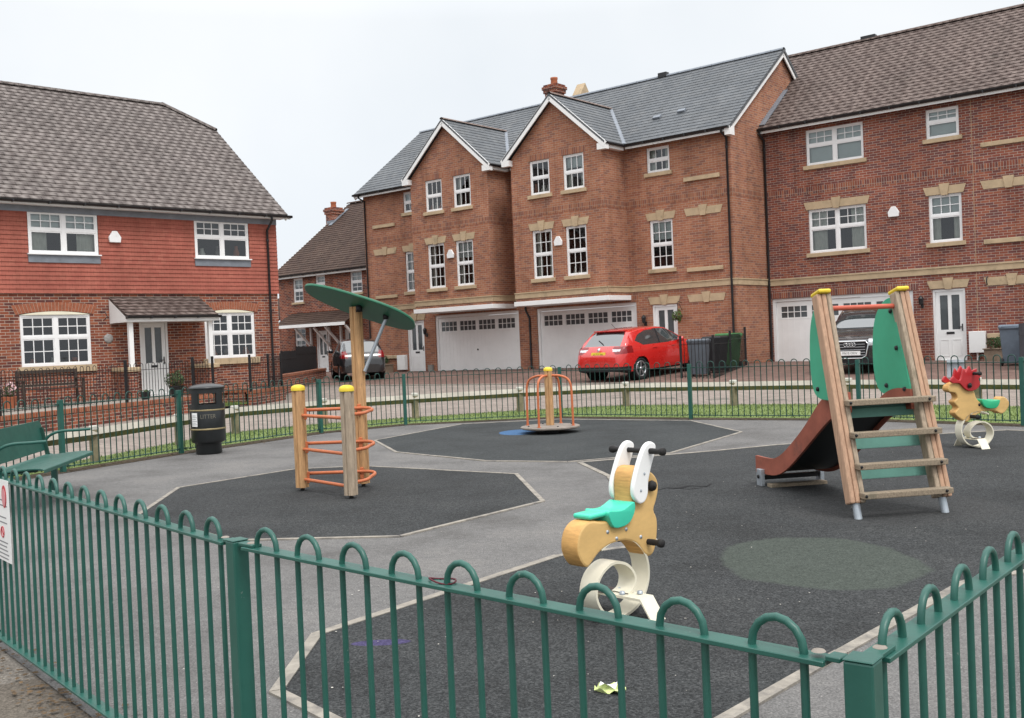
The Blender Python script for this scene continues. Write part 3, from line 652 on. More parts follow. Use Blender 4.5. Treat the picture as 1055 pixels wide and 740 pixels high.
# ---- low house at the back, between the two
def house_d():
    c,s=cos(RB),sin(RB); o=(OB[0]-s*1.5,OB[1]+c*1.5,0)
    t=thing('cottage',o,RB,'low brick house with brown roof and chimney at the back, beyond the black hatchback','house')
    L,R=-24.8,-16.9; E=5.05
    wins=[(-23.72,-23.0,3.75,4.87),(-22.08,-21.4,4.12,4.9),(-19.68,-18.9,3.95,4.93)]; wg=(-23.75,-22.95,1.45,2.56); dr=(-22.2,-21.4,.38,2.35); d2=(-20.2,-19.3,.38,2.35)
    w=MB(); wall_panel(w,L,R,0,E,wins+[wg,dr,d2]); w.face([(L,0,0),(L,9.6,0),(L,9.6,E),(L,4.8,8.75),(L,0,E)][::-1]); w.build('wall',BR_A,t); room(t,L+.2,R-.1,.4,5,.5)
    for q in wins: f=window(t,*q,'slim32s',0,'blind'); sill(f,q[0],q[1],q[2],0,.1)
    f=window(t,*wg,'slim32s',0,'curtain'); sill(f,wg[0],wg[1],wg[2],0,.1)
    front_door(t,*dr); front_door(t,*d2)
    ye=-.3; Er=5.05; yr=4.8; zr=8.9; m=(zr-Er)/(yr-ye); r=MB(); S=[(L-.2,ye,Er),(R,ye,Er),(R,yr,zr),(L-.2,yr,zr)]; slope(r,S,(0,1,m),.2,.02); slab(r,S,.09)
    S=[(R,9.9,Er),(L-.2,9.9,Er),(L-.2,yr,zr),(R,yr,zr)]; slope(r,S,(0,-1,m),.5,.02); roof=r.build('roof',TILE_D,t); ridge(roof,(L-.2,yr,zr+.03),(R,yr,zr+.03),TILE_D)
    gutter(t,L-.2,R,ye,Er-.03); b=MB(); b.bar((L-.19,ye,Er-.09),(L-.19,yr,zr-.09),.03,.16,(0,0,1)); b.build('verge_board',PAINT,t)
    ch=chimney(t,L-.35,L+.2,3.4,4.0,6.6,8.62,BR_A,1)
    fl=MB(); fl.bar((L+.28,3.1,Er+m*(3.1-ye)+.05),(L+.28,4.3,Er+m*(4.3-ye)+.05),.22,.03,(0,-m,1)); fl.box(L-.2,L+.3,3.33,3.39,Er+m*(3.3-ye)-.02,Er+m*(3.3-ye)+.18); fl.build('flashing',LEAD,ch)
    # porch canopy on timber brackets
    S=[(-23.9,-1.1,2.66),(-18.9,-1.1,2.66),(-18.9,-.01,3.22),(-23.9,-.01,3.22)]; r=MB(); slope(r,S,(0,1,.5),.2,.02); slab(r,S,.05); cp=r.build('canopy',TILE_D,t)
    b=MB(); b.box(-23.9,-18.9,-1.12,-1.09,2.52,2.66); b.build('fascia',PAINT,cp)
    for x in (-22.5,-21.2,-20.4,-19.05):
        b=MB(); b.bar((x,-.95,2.5),(x,-.03,1.6),.09,.09); b.box(x-.045,x+.045,-.09,-.002,1.4,2.5); b.build('bracket',PAINT,cp)
    S=[(-28,-.4,2.85),(-24.82,-.4,2.85),(-24.82,2.2,4.2),(-28,2.2,4.2)]; r=MB(); slope(r,S,(0,1,.5),.2,.02); slab(r,S,.08); r.build('wing_roof',TILE_D,t); gutter(t,-28,-24.8,-.4,2.84); r=MB(); wall_panel(r,-28,-24.805,0,2.82,(),.1); r.build('wing_wall',BR_A,t)
    return t
house_d()
# ------------------------------------------------------------------ ground
def bl(x,y):                                    # world -> local frame of the gabled houses
    dx,dy=x-OB[0],y-OB[1]; c,s=cos(RB),sin(RB); return dx*c+dy*s,-dx*s+dy*c
def wb(x,y):
    c,s=cos(RB),sin(RB); return OB[0]+x*c-y*s,OB[1]+x*s+y*c
def T(x,y):                                     # the site rises gently to the house fronts
    lx,ly=bl(x,y); s=-ly; z=.45*max(0,min(1,1-s/9)); return z*max(.3,1-.035*max(0,lx))
def sheet(name,poly,m,off,kind='structure',cell=1.0,flat=None):
    b=MB(); xs=[p[0] for p in poly]; ys=[p[1] for p in poly]
    i0,i1=math.floor(min(xs)/cell),math.ceil(max(xs)/cell); j0,j1=math.floor(min(ys)/cell),math.ceil(max(ys)/cell)
    for i in range(i0,i1):
        col=clip(clip(poly,0,i*cell,True),0,(i+1)*cell,False)
        if len(col)<3: continue
        for j in range(j0,j1):
            c=clip(clip(col,1,j*cell,True),1,(j+1)*cell,False)
            q=[]
            for p in c:
                if not q or (abs(p[0]-q[-1][0])+abs(p[1]-q[-1][1])>1e-6): q.append(p)
            if len(q)>1 and abs(q[0][0]-q[-1][0])+abs(q[0][1]-q[-1][1])<1e-6: q.pop()
            if len(q)<3: continue
            ar=sum(q[k][0]*q[(k+1)%len(q)][1]-q[(k+1)%len(q)][0]*q[k][1] for k in range(len(q)))
            if abs(ar)<1e-7: continue
            if ar<0: q=q[::-1]
            b.face([(p[0],p[1],(T(*p) if flat is None else flat)+off) for p in q],True)
    return tag(b.build(name,m,weld=True),kind=kind)
def speckle(name,base,lo,hi,scale,patch=(),rough=.95,bump=.6,bdist=.004,big=1.0,chips=None):
    k=NT(name); v=k.coord(); n1=k.noise(v,scale,3,.7); n2=k.noise(v,scale*.21,4,.65); n3=k.noise(v,big,6,.62)
    c=k.ramp(n1,[(.32,lo),(.5,base),(.68,hi)])
    c=k.mix(1,c,k.ramp(n2,[(.3,(.8,.8,.8)),(.7,(1.15,1.15,1.15))]),'MULTIPLY')
    c=k.mix(1,c,k.ramp(n3,[(.28,(.68,.67,.66)),(.5,(1,1,1)),(.72,(1.24,1.22,1.19))]),'MULTIPLY')
    if chips:
        vo=k.n('ShaderNodeTexVoronoi'); vo.inputs['Scale'].default_value=chips[1]; k.l(v,vo.inputs['Vector'])
        s=k.n('ShaderNodeSeparateColor'); k.l(vo.outputs['Color'],s.inputs[0]); f=k.math('MULTIPLY',k.math('LESS_THAN',vo.outputs['Distance'],chips[2]),k.math('GREATER_THAN',s.outputs[0],chips[3])); c=k.mix(f,c,chips[0])
    sp=k.n('ShaderNodeSeparateXYZ'); k.l(v,sp.inputs[0])
    for cx,cy,rx,ry,colr,amt,edge in patch:
        d=k.math('SQRT',k.math('ADD',k.math('POWER',k.math('DIVIDE',k.math('SUBTRACT',sp.outputs[0],cx),rx),2),k.math('POWER',k.math('DIVIDE',k.math('SUBTRACT',sp.outputs[1],cy),ry),2)))
        d=k.math('ADD',d,k.math('MULTIPLY',k.math('SUBTRACT',k.noise(v,2.2,4),.5),edge))
        f=k.ramp(d,[(.93,(1,1,1)),(.97+edge*.35,(0,0,0))]); cc=k.mix(1,c,tuple(x/base[0]*.5 for x in colr),'MULTIPLY') if False else k.mix(1,k.ramp(n1,[(.32,tuple(x*.6 for x in colr)),(.68,tuple(x*1.4 for x in colr))]),k.ramp(n2,[(.3,(.85,)*3),(.7,(1.1,)*3)]),'MULTIPLY')
        c=k.mix(k.math('MULTIPLY',f,amt),c,cc)
    k.l(c,k.b.inputs['Base Color']); k.b.inputs['Roughness'].default_value=rough; k.b.inputs['Specular IOR Level'].default_value=.2
    k.bump(k.math('ADD',n1,k.math('MULTIPLY',n2,.6)),bump,bdist); return k.m
TARMAC=speckle('worn_tarmac',(.134,.130,.127),(.076,.074,.073),(.205,.198,.192),95,chips=((.30,.28,.26),46,.16,.93),patch=((-2.9,6.0,.9,.6,(.105,.1,.096),.5,.8),(1.2,16.8,2.0,.6,(.11,.105,.1),.4,.8)))
PATHM=speckle('path_surface',(.155,.140,.122),(.085,.075,.063),(.23,.205,.18),80,chips=((.28,.25,.2),40,.2,.9),patch=((-2.6,4.3,1.6,.5,(.07,.055,.04),.55,1.4),(-1.7,3.4,.7,.4,(.075,.06,.045),.5,1.5)))
RUB_A=speckle('rubber_crumb',(.034,.036,.037),(.010,.011,.012),(.078,.081,.082),90,chips=((.13,.135,.135),95,.18,.9),bump=.8,patch=((1.87,6.4,.62,.80,(.056,.067,.056),.8,.35),(-.70,5.03,.15,.05,(.06,.045,.14),.6,1.6),(3.0,8.2,.9,.8,(.05,.05,.05),.4,.5)))
RUB_B=speckle('rubber_crumb_far',(.038,.042,.043),(.016,.018,.019),(.072,.077,.079),90,chips=((.13,.135,.135),85,.2,.88),bump=.8,patch=((.04,16.45,.30,.5,(.05,.12,.24),.9,.3),))
EDGE=basic('edging_concrete',(.27,.245,.21),.9,.25,9,bump=.4,dirt=((.14,.13,.12),5,.48))
ROADM=None
def pavers(name,cols,w,h,joint,patch):
    k=NT(name); v=k.coord(); mp=k.n('ShaderNodeMapping'); mp.inputs['Rotation'].default_value=(0,0,-RB); k.l(v,mp.inputs[0])
    r1,r2,fx,fy=k.cells(w,h,.5,mp.outputs[0]); c=k.ramp(r1,[(i/(len(cols)-1),q) for i,q in enumerate(cols)])
    c=k.mix(k.joint(fx,fy,.012/w,.012/h),c,joint); c=k.mix(1,c,k.ramp(k.noise(v,.5,6,.65),[(.3,(patch,)*3),(.7,(1.12,1.12,1.12))]),'MULTIPLY')
    c=k.mix(1,c,k.ramp(k.noise(v,60,2),[(.3,(.85,)*3),(.7,(1.12,)*3)]),'MULTIPLY')
    k.l(c,k.b.inputs['Base Color']); k.b.inputs['Roughness'].default_value=.9; k.b.inputs['Specular IOR Level'].default_value=.2; return k.m
ROADM=pavers('road_paving',[(.24,.20,.175),(.285,.24,.21),(.21,.175,.155),(.30,.255,.22)],.20,.10,(.16,.135,.115),.82)
DRIVEM=pavers('drive_blocks',[(.16,.10,.082),(.195,.12,.098),(.13,.082,.07),(.21,.14,.115)],.20,.10,(.085,.06,.05),.8)
GRASSM=None
def grassmat():
    k=NT('grass_green'); v=k.coord(); c=k.ramp(k.noise(v,5,5,.7),[(.3,(.085,.125,.034)),(.5,(.13,.18,.05)),(.7,(.175,.215,.07))]); k.l(c,k.b.inputs['Base Color']); k.b.inputs['Roughness'].default_value=.8; return k.m
GRASSM=grassmat(); SOIL=speckle('edge_soil',(.075,.058,.04),(.035,.028,.02),(.12,.095,.065),90,bump=1,bdist=.01)
FAR=[(-8.2,9.4),(-6.9,11.45),(-5.96,13.45),(-5.01,15.32),(-3.41,18.0),(-2.03,19.05),(.88,19.2),(3.04,17.63),(5.42,16.08),(7.03,14.13),(8.6,11.9)]
NEAR=[(-4.72,7.66),(-2.79,5.36),(-.85,3.07),(.57,1.72),(2.46,3.98),(4.35,6.32),(6.2,8.6)]
KNEE=[(-7.6,11.0),(-6.7,12.9),(-6.02,14.63),(-5.5,16.75),(-5.08,18.6),(-3.7,19.9),(-1.99,20.6),(.13,21.28),(2.36,21.54),(4.37,20.34),(6.28,19.18),(7.94,17.51),(9.4,15.6)]
WALL1=[(-11.9,15.4),(-10.9,18.2),(-10.2,20.3),(-9.1,24.1),(-8.24,26.41),(-7.93,27.1)]
WALL2=[(-7.33,28.6),(-7.1,29.8),(-7.0,31.0)]
big=[(-1500,-1500),(1500,-1500),(1500,1500),(-1500,1500)]
g=MB()
L=[-1500,-500,-150]+list(range(-60,61,1))+[150,500,1500]
g.grid([[(x,y,T(x,y)-.004) for x in L] for y in L]); tag(g.build('ground',PATHM),kind='structure')
sheet('playground_tarmac',FAR+[(8.9,10.4)]+NEAR[::-1]+[(-7.2,8.5)],TARMAC,.0)
def ring(poly,d,closed=True):
    """offset a polygon outwards by d (counter-clockwise input)"""
    n=len(poly); out=[]
    for i in range(n):
        p0,p1,p2=Vector(poly[i-1]),Vector(poly[i]),Vector(poly[(i+1)%n]); a=(p1-p0).normalized(); b=(p2-p1).normalized()
        na=Vector((a.y,-a.x)); nb=Vector((b.y,-b.x)); m=(na+nb).normalized(); k=d/max(.35,m.dot(na)); out.append(tuple(p1+m*k))
    return out
def ccw(p): return p if sum(p[i][0]*p[(i+1)%len(p)][1]-p[(i+1)%len(p)][0]*p[i][1] for i in range(len(p)))>0 else p[::-1]
def rubber(poly,m,w=.045):
    poly=ccw(poly); o=ring(poly,w); sheet('rubber_surface',poly,m,.006,cell=50)
    b=MB(); n=len(poly)
    for i in range(n):
        j=(i+1)%n; a0,a1,b0,b1=poly[i],poly[j],o[i],o[j]; L=math.dist(a0,a1); k=max(1,int(L/.9)); 
        for q in range(k):
            t0,t1=q/k+.003,(q+1)/k-.003
            P=[tuple(A[c]+(B[c]-A[c])*t for c in (0,1)) for A,B,t in ((a0,a1,t0),(b0,b1,t0),(b0,b1,t1),(a0,a1,t1))]
            z=.008+random.uniform(0,.004); b.face([(*p,z) for p in P]); 
            for u in range(4): b.face([(*P[u],z),(*P[(u+1)%4],z),(*P[(u+1)%4],-.01),(*P[u],-.01)][::-1])
    tag(b.build('path_edging',EDGE),kind='structure')
P1=[(-3.51,9.48),(-3.73,11.32),(-2.72,12.61),(-1.92,12.63),(-.03,11.26),(.2,9.28),(-.93,7.87),(-2.24,8.0)]
P2=[(-2.19,16.11),(-.94,18.6),(.8,18.75),(2.95,17.25),(3.28,14.95),(1.9,12.68),(.61,12.22),(-.38,12.68),(-1.64,14.19)]
P3=[(-1.04,4.38),(-1.03,5.22),(.27,6.87),(.98,7.15),(1.0,10.77),(.78,12.06),(2.5,12.66),(3.34,13.02),(5.57,13.48),(6.53,13.6),(8.4,11.3),(7.9,8.9),(5.2,7.6),(2.93,5.95),(2.7,5.87),(2.47,5.75),(1.4,4.6),(.62,3.75),(.1,3.42),(-.4,3.62)]
rubber(P1,RUB_A); rubber(P2,RUB_B); rubber(P3,RUB_A,.06)
# soil margin and the verge of grass outside the far fence
def offs(line,d):
    out=[]
    for i,p in enumerate(line):
        a=Vector(line[max(0,i-1)]);b=Vector(line[min(len(line)-1,i+1)]); t=(b-a).normalized(); out.append((p[0]-t.y*d,p[1]+t.x*d))
    return out
tag(sheet('soil_margin',offs(FAR,-.12)+offs(FAR,.45)[::-1],SOIL,.005,cell=.5),kind='structure')
verge=offs(FAR,.22)+offs(KNEE,.35)[::-1]
sheet('grass_verge',verge,GRASSM,.009)
def inside(p,poly):
    r=False;n=len(poly)
    for i in range(n):
        a,b=poly[i],poly[(i+1)%n]
        if (a[1]>p[1])!=(b[1]>p[1]) and p[0]<(b[0]-a[0])*(p[1]-a[1])/(b[1]-a[1])+a[0]: r=not r
    return r
def blades(poly,n,h0,h1,name,zf=T):
    b=MB(); xs=[p[0] for p in poly]; ys=[p[1] for p in poly]; c=0
    while c<n:
        p=(random.uniform(min(xs),max(xs)),random.uniform(min(ys),max(ys)))
        if not inside(p,poly): continue
        c+=1; z=zf(*p); a=random.uniform(0,6.28); h=random.uniform(h0,h1); w=random.uniform(.006,.012)
        if random.random()<.04: h*=1.8
        lx,ly=random.uniform(-.5,.5)*h,random.uniform(-.5,.5)*h
        b.face([(p[0]-w*cos(a),p[1]-w*sin(a),z),(p[0]+w*cos(a),p[1]+w*sin(a),z),(p[0]+lx,p[1]+ly,z+h)])
    return tag(b.build(name,GRASSM),kind='stuff')
blades(verge,20000,.015,.05,'grass')
# moss, leaves and crumbs lying along the fence bottoms
def crumbs(line,n,spread,name,m,s0,s1):
    b=MB()
    for _ in range(n):
        i=random.randrange(len(line)-1); t=random.random(); x=line[i][0]+(line[i+1][0]-line[i][0])*t+random.gauss(0,spread); y=line[i][1]+(line[i+1][1]-line[i][1])*t+random.gauss(0,spread)
        s=random.uniform(s0,s1); a=random.uniform(0,6.28); z=T(x,y)+.008; k=random.randint(3,6)
        b.face([(x+s*cos(a+2*pi*j/k)*random.uniform(.5,1),y+s*sin(a+2*pi*j/k)*random.uniform(.5,1),z+random.uniform(0,s*.35)) for j in range(k)])
    return tag(b.build(name,m),kind='stuff')
LEAFB=basic('dead_leaf',(.10,.065,.035),.9,.5,30)
crumbs(offs(NEAR[:3],-.06),700,.07,'leaf_debris',LEAFB,.006,.022); crumbs(FAR[2:],900,.08,'leaf_debris',LEAFB,.008,.03)
crumbs([(-.5,4.2),(.8,6.2),(3,9),(4,12)],160,.9,'stone_debris',basic('pale_stone',(.42,.4,.36),.9,.3,30),.003,.009)
# road and drives
c55=[wb(x,-5.5) for x in (26,-30)]
road=offs(KNEE,.30)+[(16,9),(30,0),c55[0],c55[1],(-9.4,36),(-7.0,31.2)]+[(p[0]+.1,p[1]) for p in WALL2[::-1]]+[(p[0]+.1,p[1]) for p in WALL1[::-1]]+[(-12.5,12),(-9,8)]
sheet('road',road,ROADM,.003)
drive=[wb(26,-5.5),wb(26,2.5),wb(-.01,2.5),wb(-.01,.05),wb(-17,.05),wb(-17,1.6),wb(-30,1.6),wb(-30,-5.5)]
sheet('driveway',drive,DRIVEM,.005)
kb=MB()
for i in range(60):
    x0=-30+i*56/60; p=[wb(x0+.004,-5.56),wb(x0+56/60-.004,-5.56),wb(x0+56/60-.004,-5.44),wb(x0+.004,-5.44)]
    kb.face([(*q,T(*q)+.03) for q in p]); kb.face([(*p[0],T(*p[0])-.02),(*p[1],T(*p[1])-.02),(*p[1],T(*p[1])+.03),(*p[0],T(*p[0])+.03)])
tag(kb.build('kerb',EDGE),kind='structure')
# the left house's raised garden
GZ=.38
gard=[(p[0]-.05,p[1]) for p in WALL1]+[(-8.9,28.0),(-7.9,28.75)]+WALL2+[(-7.1,31.8),(-9,33),(-24,24),(-24,10)]
sheet('garden_paving',gard,pavers('garden_slabs',[(.26,.23,.2),(.3,.265,.23),(.23,.2,.175)],.45,.45,(.14,.12,.1),.8),0,flat=GZ)
lawn=[(-7.93,27.15),(-7.40,28.5),(-8.0,28.7),(-8.8,27.9)]
sheet('lawn',lawn,GRASSM,.06); blades(lawn,1500,.04,.09,'lawn_grass',lambda x,y:T(x,y)+.06)
def crack(pts,w):
    b=MB(); n=len(pts)
    for (x0,y0),(x1,y1) in zip(pts[:-1],pts[1:]):
        d=Vector((y0-y1,x1-x0)).normalized()*w*random.uniform(.5,1.2); b.face([(x0-d.x,y0-d.y,.0085),(x1-d.x,y1-d.y,.0085),(x1+d.x,y1+d.y,.0085),(x0+d.x,y0+d.y,.0085)])
    return tag(b.build('surface_crack',basic('crack_dark',(.006,.006,.007),.95,.2,9)),kind='structure')
crack([(1.30,9.6),(1.42,9.75),(1.52,9.68),(1.66,9.82),(1.80,9.72),(1.88,9.9)],.018); crack([(1.48,9.72),(1.6,9.6),(1.75,9.66)],.012)
# ------------------------------------------------------------------ paint, timber and plastic of the playground
def wornpaint():
    k=NT('green_paint'); v=k.coord(); c=k.ramp(k.noise(v,7,5,.65),[(.3,(.011,.074,.058)),(.7,(.018,.100,.077))]); c=k.mix(k.ramp(k.noise(v,3,6,.75),[(.6,(0,0,0)),(.78,(.7,.7,.7))]),c,(.03,.075,.06))
    n=k.noise(v,34,4,.7); c=k.mix(k.ramp(n,[(.69,(0,0,0)),(.71,(.8,.8,.8))]),c,(.16,.20,.18)); c=k.mix(k.ramp(k.noise(v,19,5,.8),[(.70,(0,0,0)),(.73,(.85,.85,.85))]),c,(.07,.035,.02))
    k.l(c,k.b.inputs['Base Color']); k.l(k.math('ADD',.28,k.math('MULTIPLY',k.noise(v,12,4),.25)),k.b.inputs['Roughness']); k.b.inputs['Specular IOR Level'].default_value=.5; k.bump(k.noise(v,45,3),.15,.003); return k.m
GREEN=wornpaint()
GREEN_D=basic('green_board',(.06,.36,.215),.5,.10,3,spec=.35,dirt=((.05,.22,.13),2.5,.6))
TEALB=basic('teal_board',(.13,.30,.25),.55,.12,4,dirt=((.1,.2,.17),4,.6))
CANO=basic('green_canopy',(.035,.15,.09),.45,.14,3,dirt=((.04,.12,.08),5,.6))
ORANGE=basic('orange_paint',(.50,.145,.06),.42,.12,8,dirt=((.4,.12,.06),6,.66))
TIMB=basic('round_timber',(.46,.27,.13),.8,.28,9,bump=.3,bscale=30,dirt=((.24,.155,.09),3,.62),stretch=(6,6,.7))
TIMG=basic('weathered_timber',(.34,.27,.20),.85,.3,9,bump=.4,bscale=30,dirt=((.17,.15,.10),3,.55),stretch=(6,6,.7))
TIMP=basic('pink_timber',(.43,.27,.18),.8,.22,9,bump=.3,bscale=30,dirt=((.30,.22,.15),3,.62),stretch=(6,6,.7))
STEPW=basic('step_timber',(.25,.20,.145),.9,.3,9,bump=.4,bscale=40,dirt=((.13,.12,.085),6,.55),stretch=(.8,9,9))
YELL=basic('yellow_cap',(.72,.53,.045),.45,.12,7,dirt=((.45,.33,.06),5,.64))
GALV=basic('galvanised_steel',(.42,.46,.50),.45,.15,9,metal=.6)
BLACKM=basic('black_metal',(.012,.012,.013),.5,.25,8)
RUBB=basic('black_rubber',(.017,.016,.016),.65,.2,8)
CHUTE=basic('red_brown_board',(.28,.085,.055),.7,.22,5,dirt=((.15,.065,.05),3,.56),bump=.2)
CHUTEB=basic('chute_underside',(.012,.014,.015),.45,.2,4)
STEEL=basic('polished_steel',(.55,.56,.57),.3,.1,6,metal=.9)
WHITEP=basic('white_board',(.78,.78,.77),.4,.05,4,dirt=((.55,.53,.48),6,.66))
PLY=basic('golden_board',(.62,.40,.155),.5,.12,5,spec=.4,dirt=((.36,.24,.12),9,.62),stretch=(1,1,2.2))
PLYE=basic('board_edge',(.55,.31,.105),.6,.2,6,stretch=(2,2,14),dirt=((.34,.18,.07),6,.6))
TEALS=basic('teal_seat',(.05,.56,.38),.35,.06,5,spec=.5)
GREENS=basic('green_seat',(.03,.42,.20),.35,.06,5,spec=.5)
IVORY=basic('ivory_spring',(.70,.66,.53),.4,.06,5,dirt=((.45,.40,.30),6,.66))
REDM=basic('red_board',(.40,.020,.024),.35,.12,6,spec=.5)
# ---- bow top fence
HR,HP,HZ,RT=.0080,.0515,.893,.885
GREEN_F=basic('green_paint_far',(.011,.050,.040),.5,.25,7,spec=.35)  # same railing green, a darker copy for the far rails and hoops
def hoop_mesh(mb,p,u,r=HR,seg=8,z0=.05,top=HZ,hp=HP):
    a=Vector((p[0],p[1],0)); w=Vector((u[0],u[1],0))*hp*2; n=8
    path=[a+Vector((0,0,z0)),a+Vector((0,0,top*.5)),a+Vector((0,0,top))]+[a+w*.5-w*.5*cos(pi*i/n)+Vector((0,0,top+hp*1.05*sin(pi*i/n))) for i in range(1,n)]+[a+w+Vector((0,0,top)),a+w+Vector((0,0,top*.5)),a+w+Vector((0,0,z0))]
    mb.tube(path,r,seg)
def post(par,p,ang,h=.93,s=.051,bolt=True):
    b=MB(); M=Matrix.Translation((p[0],p[1],0))@Matrix.Rotation(ang,4,'Z'); b.box(-s/2,s/2,-s/2,s/2,-.05,h,M)
    o=b.build('fence_post',GREEN,par,bevel=.004)
    c=MB(); c.box(-s/2-.001,s/2+.001,-s/2-.001,s/2+.001,h+.0005,h+.004,M); c.build('post_cap',GREEN,o,bevel=.002,segs=1)
    return o
def panel(par,p0,p1,fine=True,gap=.06):
    """fence panel between two posts: rails and hoops"""
    P0=Vector(p0);P1=Vector(p1); d=P1-P0; L=d.length; u=d/L; a=P0+u*gap; e=P1-u*gap
    pn=bpy.data.objects.new('fence_panel',None); COL.objects.link(pn); pn.parent=par
    for nm,z in (('top_rail',RT),('bottom_rail',.07)):
        b=MB(); b.bar((*a,z),(*e,z),.05,.010)
        for q,s in ((a,-1),(e,1)):
            b.bar((*(q+u*s*.0),z+.0095),(*(q+u*s*gap*.45),z+.0095),.034,.009) if s==1 else b.bar((*(q-u*gap*.45),z+.0095),(*(q+u*.05),z+.0095),.034,.009)
        r=b.build(nm,GREEN if fine else GREEN_F,pn,bevel=.0015 if fine else 0,segs=1)
        if fine:
            for q in (a+u*.02,e-u*.02):
                k=MB(); k.lathe([(.0,.004),(.010,.003),(.013,.0)],12,(q.x,q.y,z+.0052+.009)); k.build('bolt',basic('dull_bolt',(.24,.21,.18),.6,.2,30),r)
    n=int((L-.02)/.205); st=(L-(n-1)*.205-2*HP)/2
    big=MB()
    for i in range(n):
        q=P0+u*(st+i*.205)
        if fine: b=MB(); hoop_mesh(b,q,u); b.build('hoop',GREEN,pn)
        else: hoop_mesh(big,q,u,.0078,6,.05,.935)
    if not fine: big.build('hoops',GREEN_F,pn)
    return pn
ang=lambda a,b: math.atan2(b[1]-a[1],b[0]-a[0])
nf=thing('bow_top_fence',(*NEAR[2],0),0,'green bow top railing in the foreground with a square corner post','fence')
for i,p in enumerate(NEAR):
    o=post(nf,(p[0]-NEAR[2][0],p[1]-NEAR[2][1]),ang(NEAR[max(0,i-1)],NEAR[min(len(NEAR)-1,i+1)]) if i!=3 else ang(NEAR[2],NEAR[3])+.1,.90)
for a,b in zip(NEAR[:-1],NEAR[1:]): panel(nf,(a[0]-NEAR[2][0],a[1]-NEAR[2][1]),(b[0]-NEAR[2][0],b[1]-NEAR[2][1]))
ff=thing('bow_top_fence',(*FAR[5],0),0,'green bow top railing along the far side of the playground before the grass','fence')
for i,p in enumerate(FAR): post(ff,(p[0]-FAR[5][0],p[1]-FAR[5][1]),ang(FAR[max(0,i-1)],FAR[min(len(FAR)-1,i+1)]),.95,.06)
for a,b in zip(FAR[:-1],FAR[1:]): panel(ff,(a[0]-FAR[5][0],a[1]-FAR[5][1]),(b[0]-FAR[5][0],b[1]-FAR[5][1]),False)
# cable tie loop left on the near rail
q=Vector(NEAR[2]).lerp(Vector(NEAR[3]),.46); t=MB(); uu=(Vector(NEAR[3])-Vector(NEAR[2])).normalized(); nn=Vector((-uu.y,uu.x))
t.tube([(*(q+uu*(.042*cos(k*pi/8))+nn*(.021*sin(k*pi/8)+.010)),RT+.009+.003*sin(k*pi/8*2)) for k in range(16)],.0024,6,closed=True)
tag(t.build('cable_loop',basic('cable_dark_red',(.09,.012,.02),.5,.3,20)),'thin dark red cable loop lying on the foreground railing top','cable')
# ---- notice on the near fence
d=(Vector(NEAR[1])-Vector(NEAR[2])).normalized(); n2=Vector((d.y,-d.x)); n2=n2 if n2.y<0 else -n2
def sign(loc,u,nrm,w,h,name,label,rich=True,m=None):
    s=thing(name,loc,0,label,'sign'); M=frame((0,0,0),(u.x,u.y,0),(nrm.x,nrm.y,0))
    def plate(nm,mm,x0,x1,y0,y1,z,t=.001,par=s):
        b=MB(); b.box(x0,x1,y0,y1,z,z+t,M); return b.build(nm,mm,par)
    b=MB(); b.box(-w/2,w/2,-h/2,h/2,-.003,0,M); pl=b.build('sign_board',m or WHITEP,s)
    if rich:
        red=basic('sign_red',(.45,.04,.05),.5,.05,9); pink=basic('sign_pink',(.6,.25,.27),.5,.05,9); gr=basic('sign_grey',(.2,.2,.21),.5,.05,9)
        x=w/2-.075; b=MB(); b.prism([(.04*cos(k*pi/8),.055*sin(k*pi/8)) for k in range(16)],Matrix.Translation(M@Vector((x,h*.30,.001)))@M.to_3x3().to_4x4(),.002); b.build('symbol_disc',red,pl)
        b=MB(); b.prism([(.03*cos(k*pi/8),.043*sin(k*pi/8)) for k in range(16)],Matrix.Translation(M@Vector((x,h*.29,.0025)))@M.to_3x3().to_4x4(),.002); b.build('symbol_disc',pink,pl)
        for k,yy in enumerate((.15,.11,.02,-.02,-.17,-.20,-.23,-.26,-.29)):
            yy=yy*h/.62
            xe=w/2-.03-.05*random.random(); plate('text_line',gr,-w/2+.03,xe,yy,yy+.006,.0004,.0006,pl)
        for xx in (-.16,-.07,.02,.1):
            b=MB(); cM=Matrix.Translation(M@Vector((xx,-.09*h/.62,.001)))@M.to_3x3().to_4x4()
            b.tube([tuple(cM@Vector((.026*cos(k*pi/8),.026*sin(k*pi/8),0))) for k in range(16)],.003,5,closed=True); b.tube([tuple(cM@Vector((-.018,.018,0))),tuple(cM@Vector((.018,-.018,0)))],.0025,5); b.build('symbol_ring',red,pl)
    return s
q=Vector(NEAR[2])+d*2.66+n2*.03; u_img=-d if (-d).x>0 else d
sign((q.x,q.y,.695),u_img,n2,.46,.40,'notice_board','white notice with red symbols and lines of text tied to the foreground railing')
# small notice on the far fence by the second rocker
q=Vector(FAR[8]).lerp(Vector(FAR[9]),.62); dd=(Vector(FAR[9])-Vector(FAR[8])).normalized(); nn=Vector((dd.y,-dd.x)); nn=nn if nn.y>0 else -nn
sign((q.x+nn.x*.03,q.y+nn.y*.03,.80),dd,-nn,.26,.26,'notice_plate','small pale notice fixed to the far railing behind the red maned rocker',False,basic('notice_back',(.62,.64,.68),.5,.06,6))
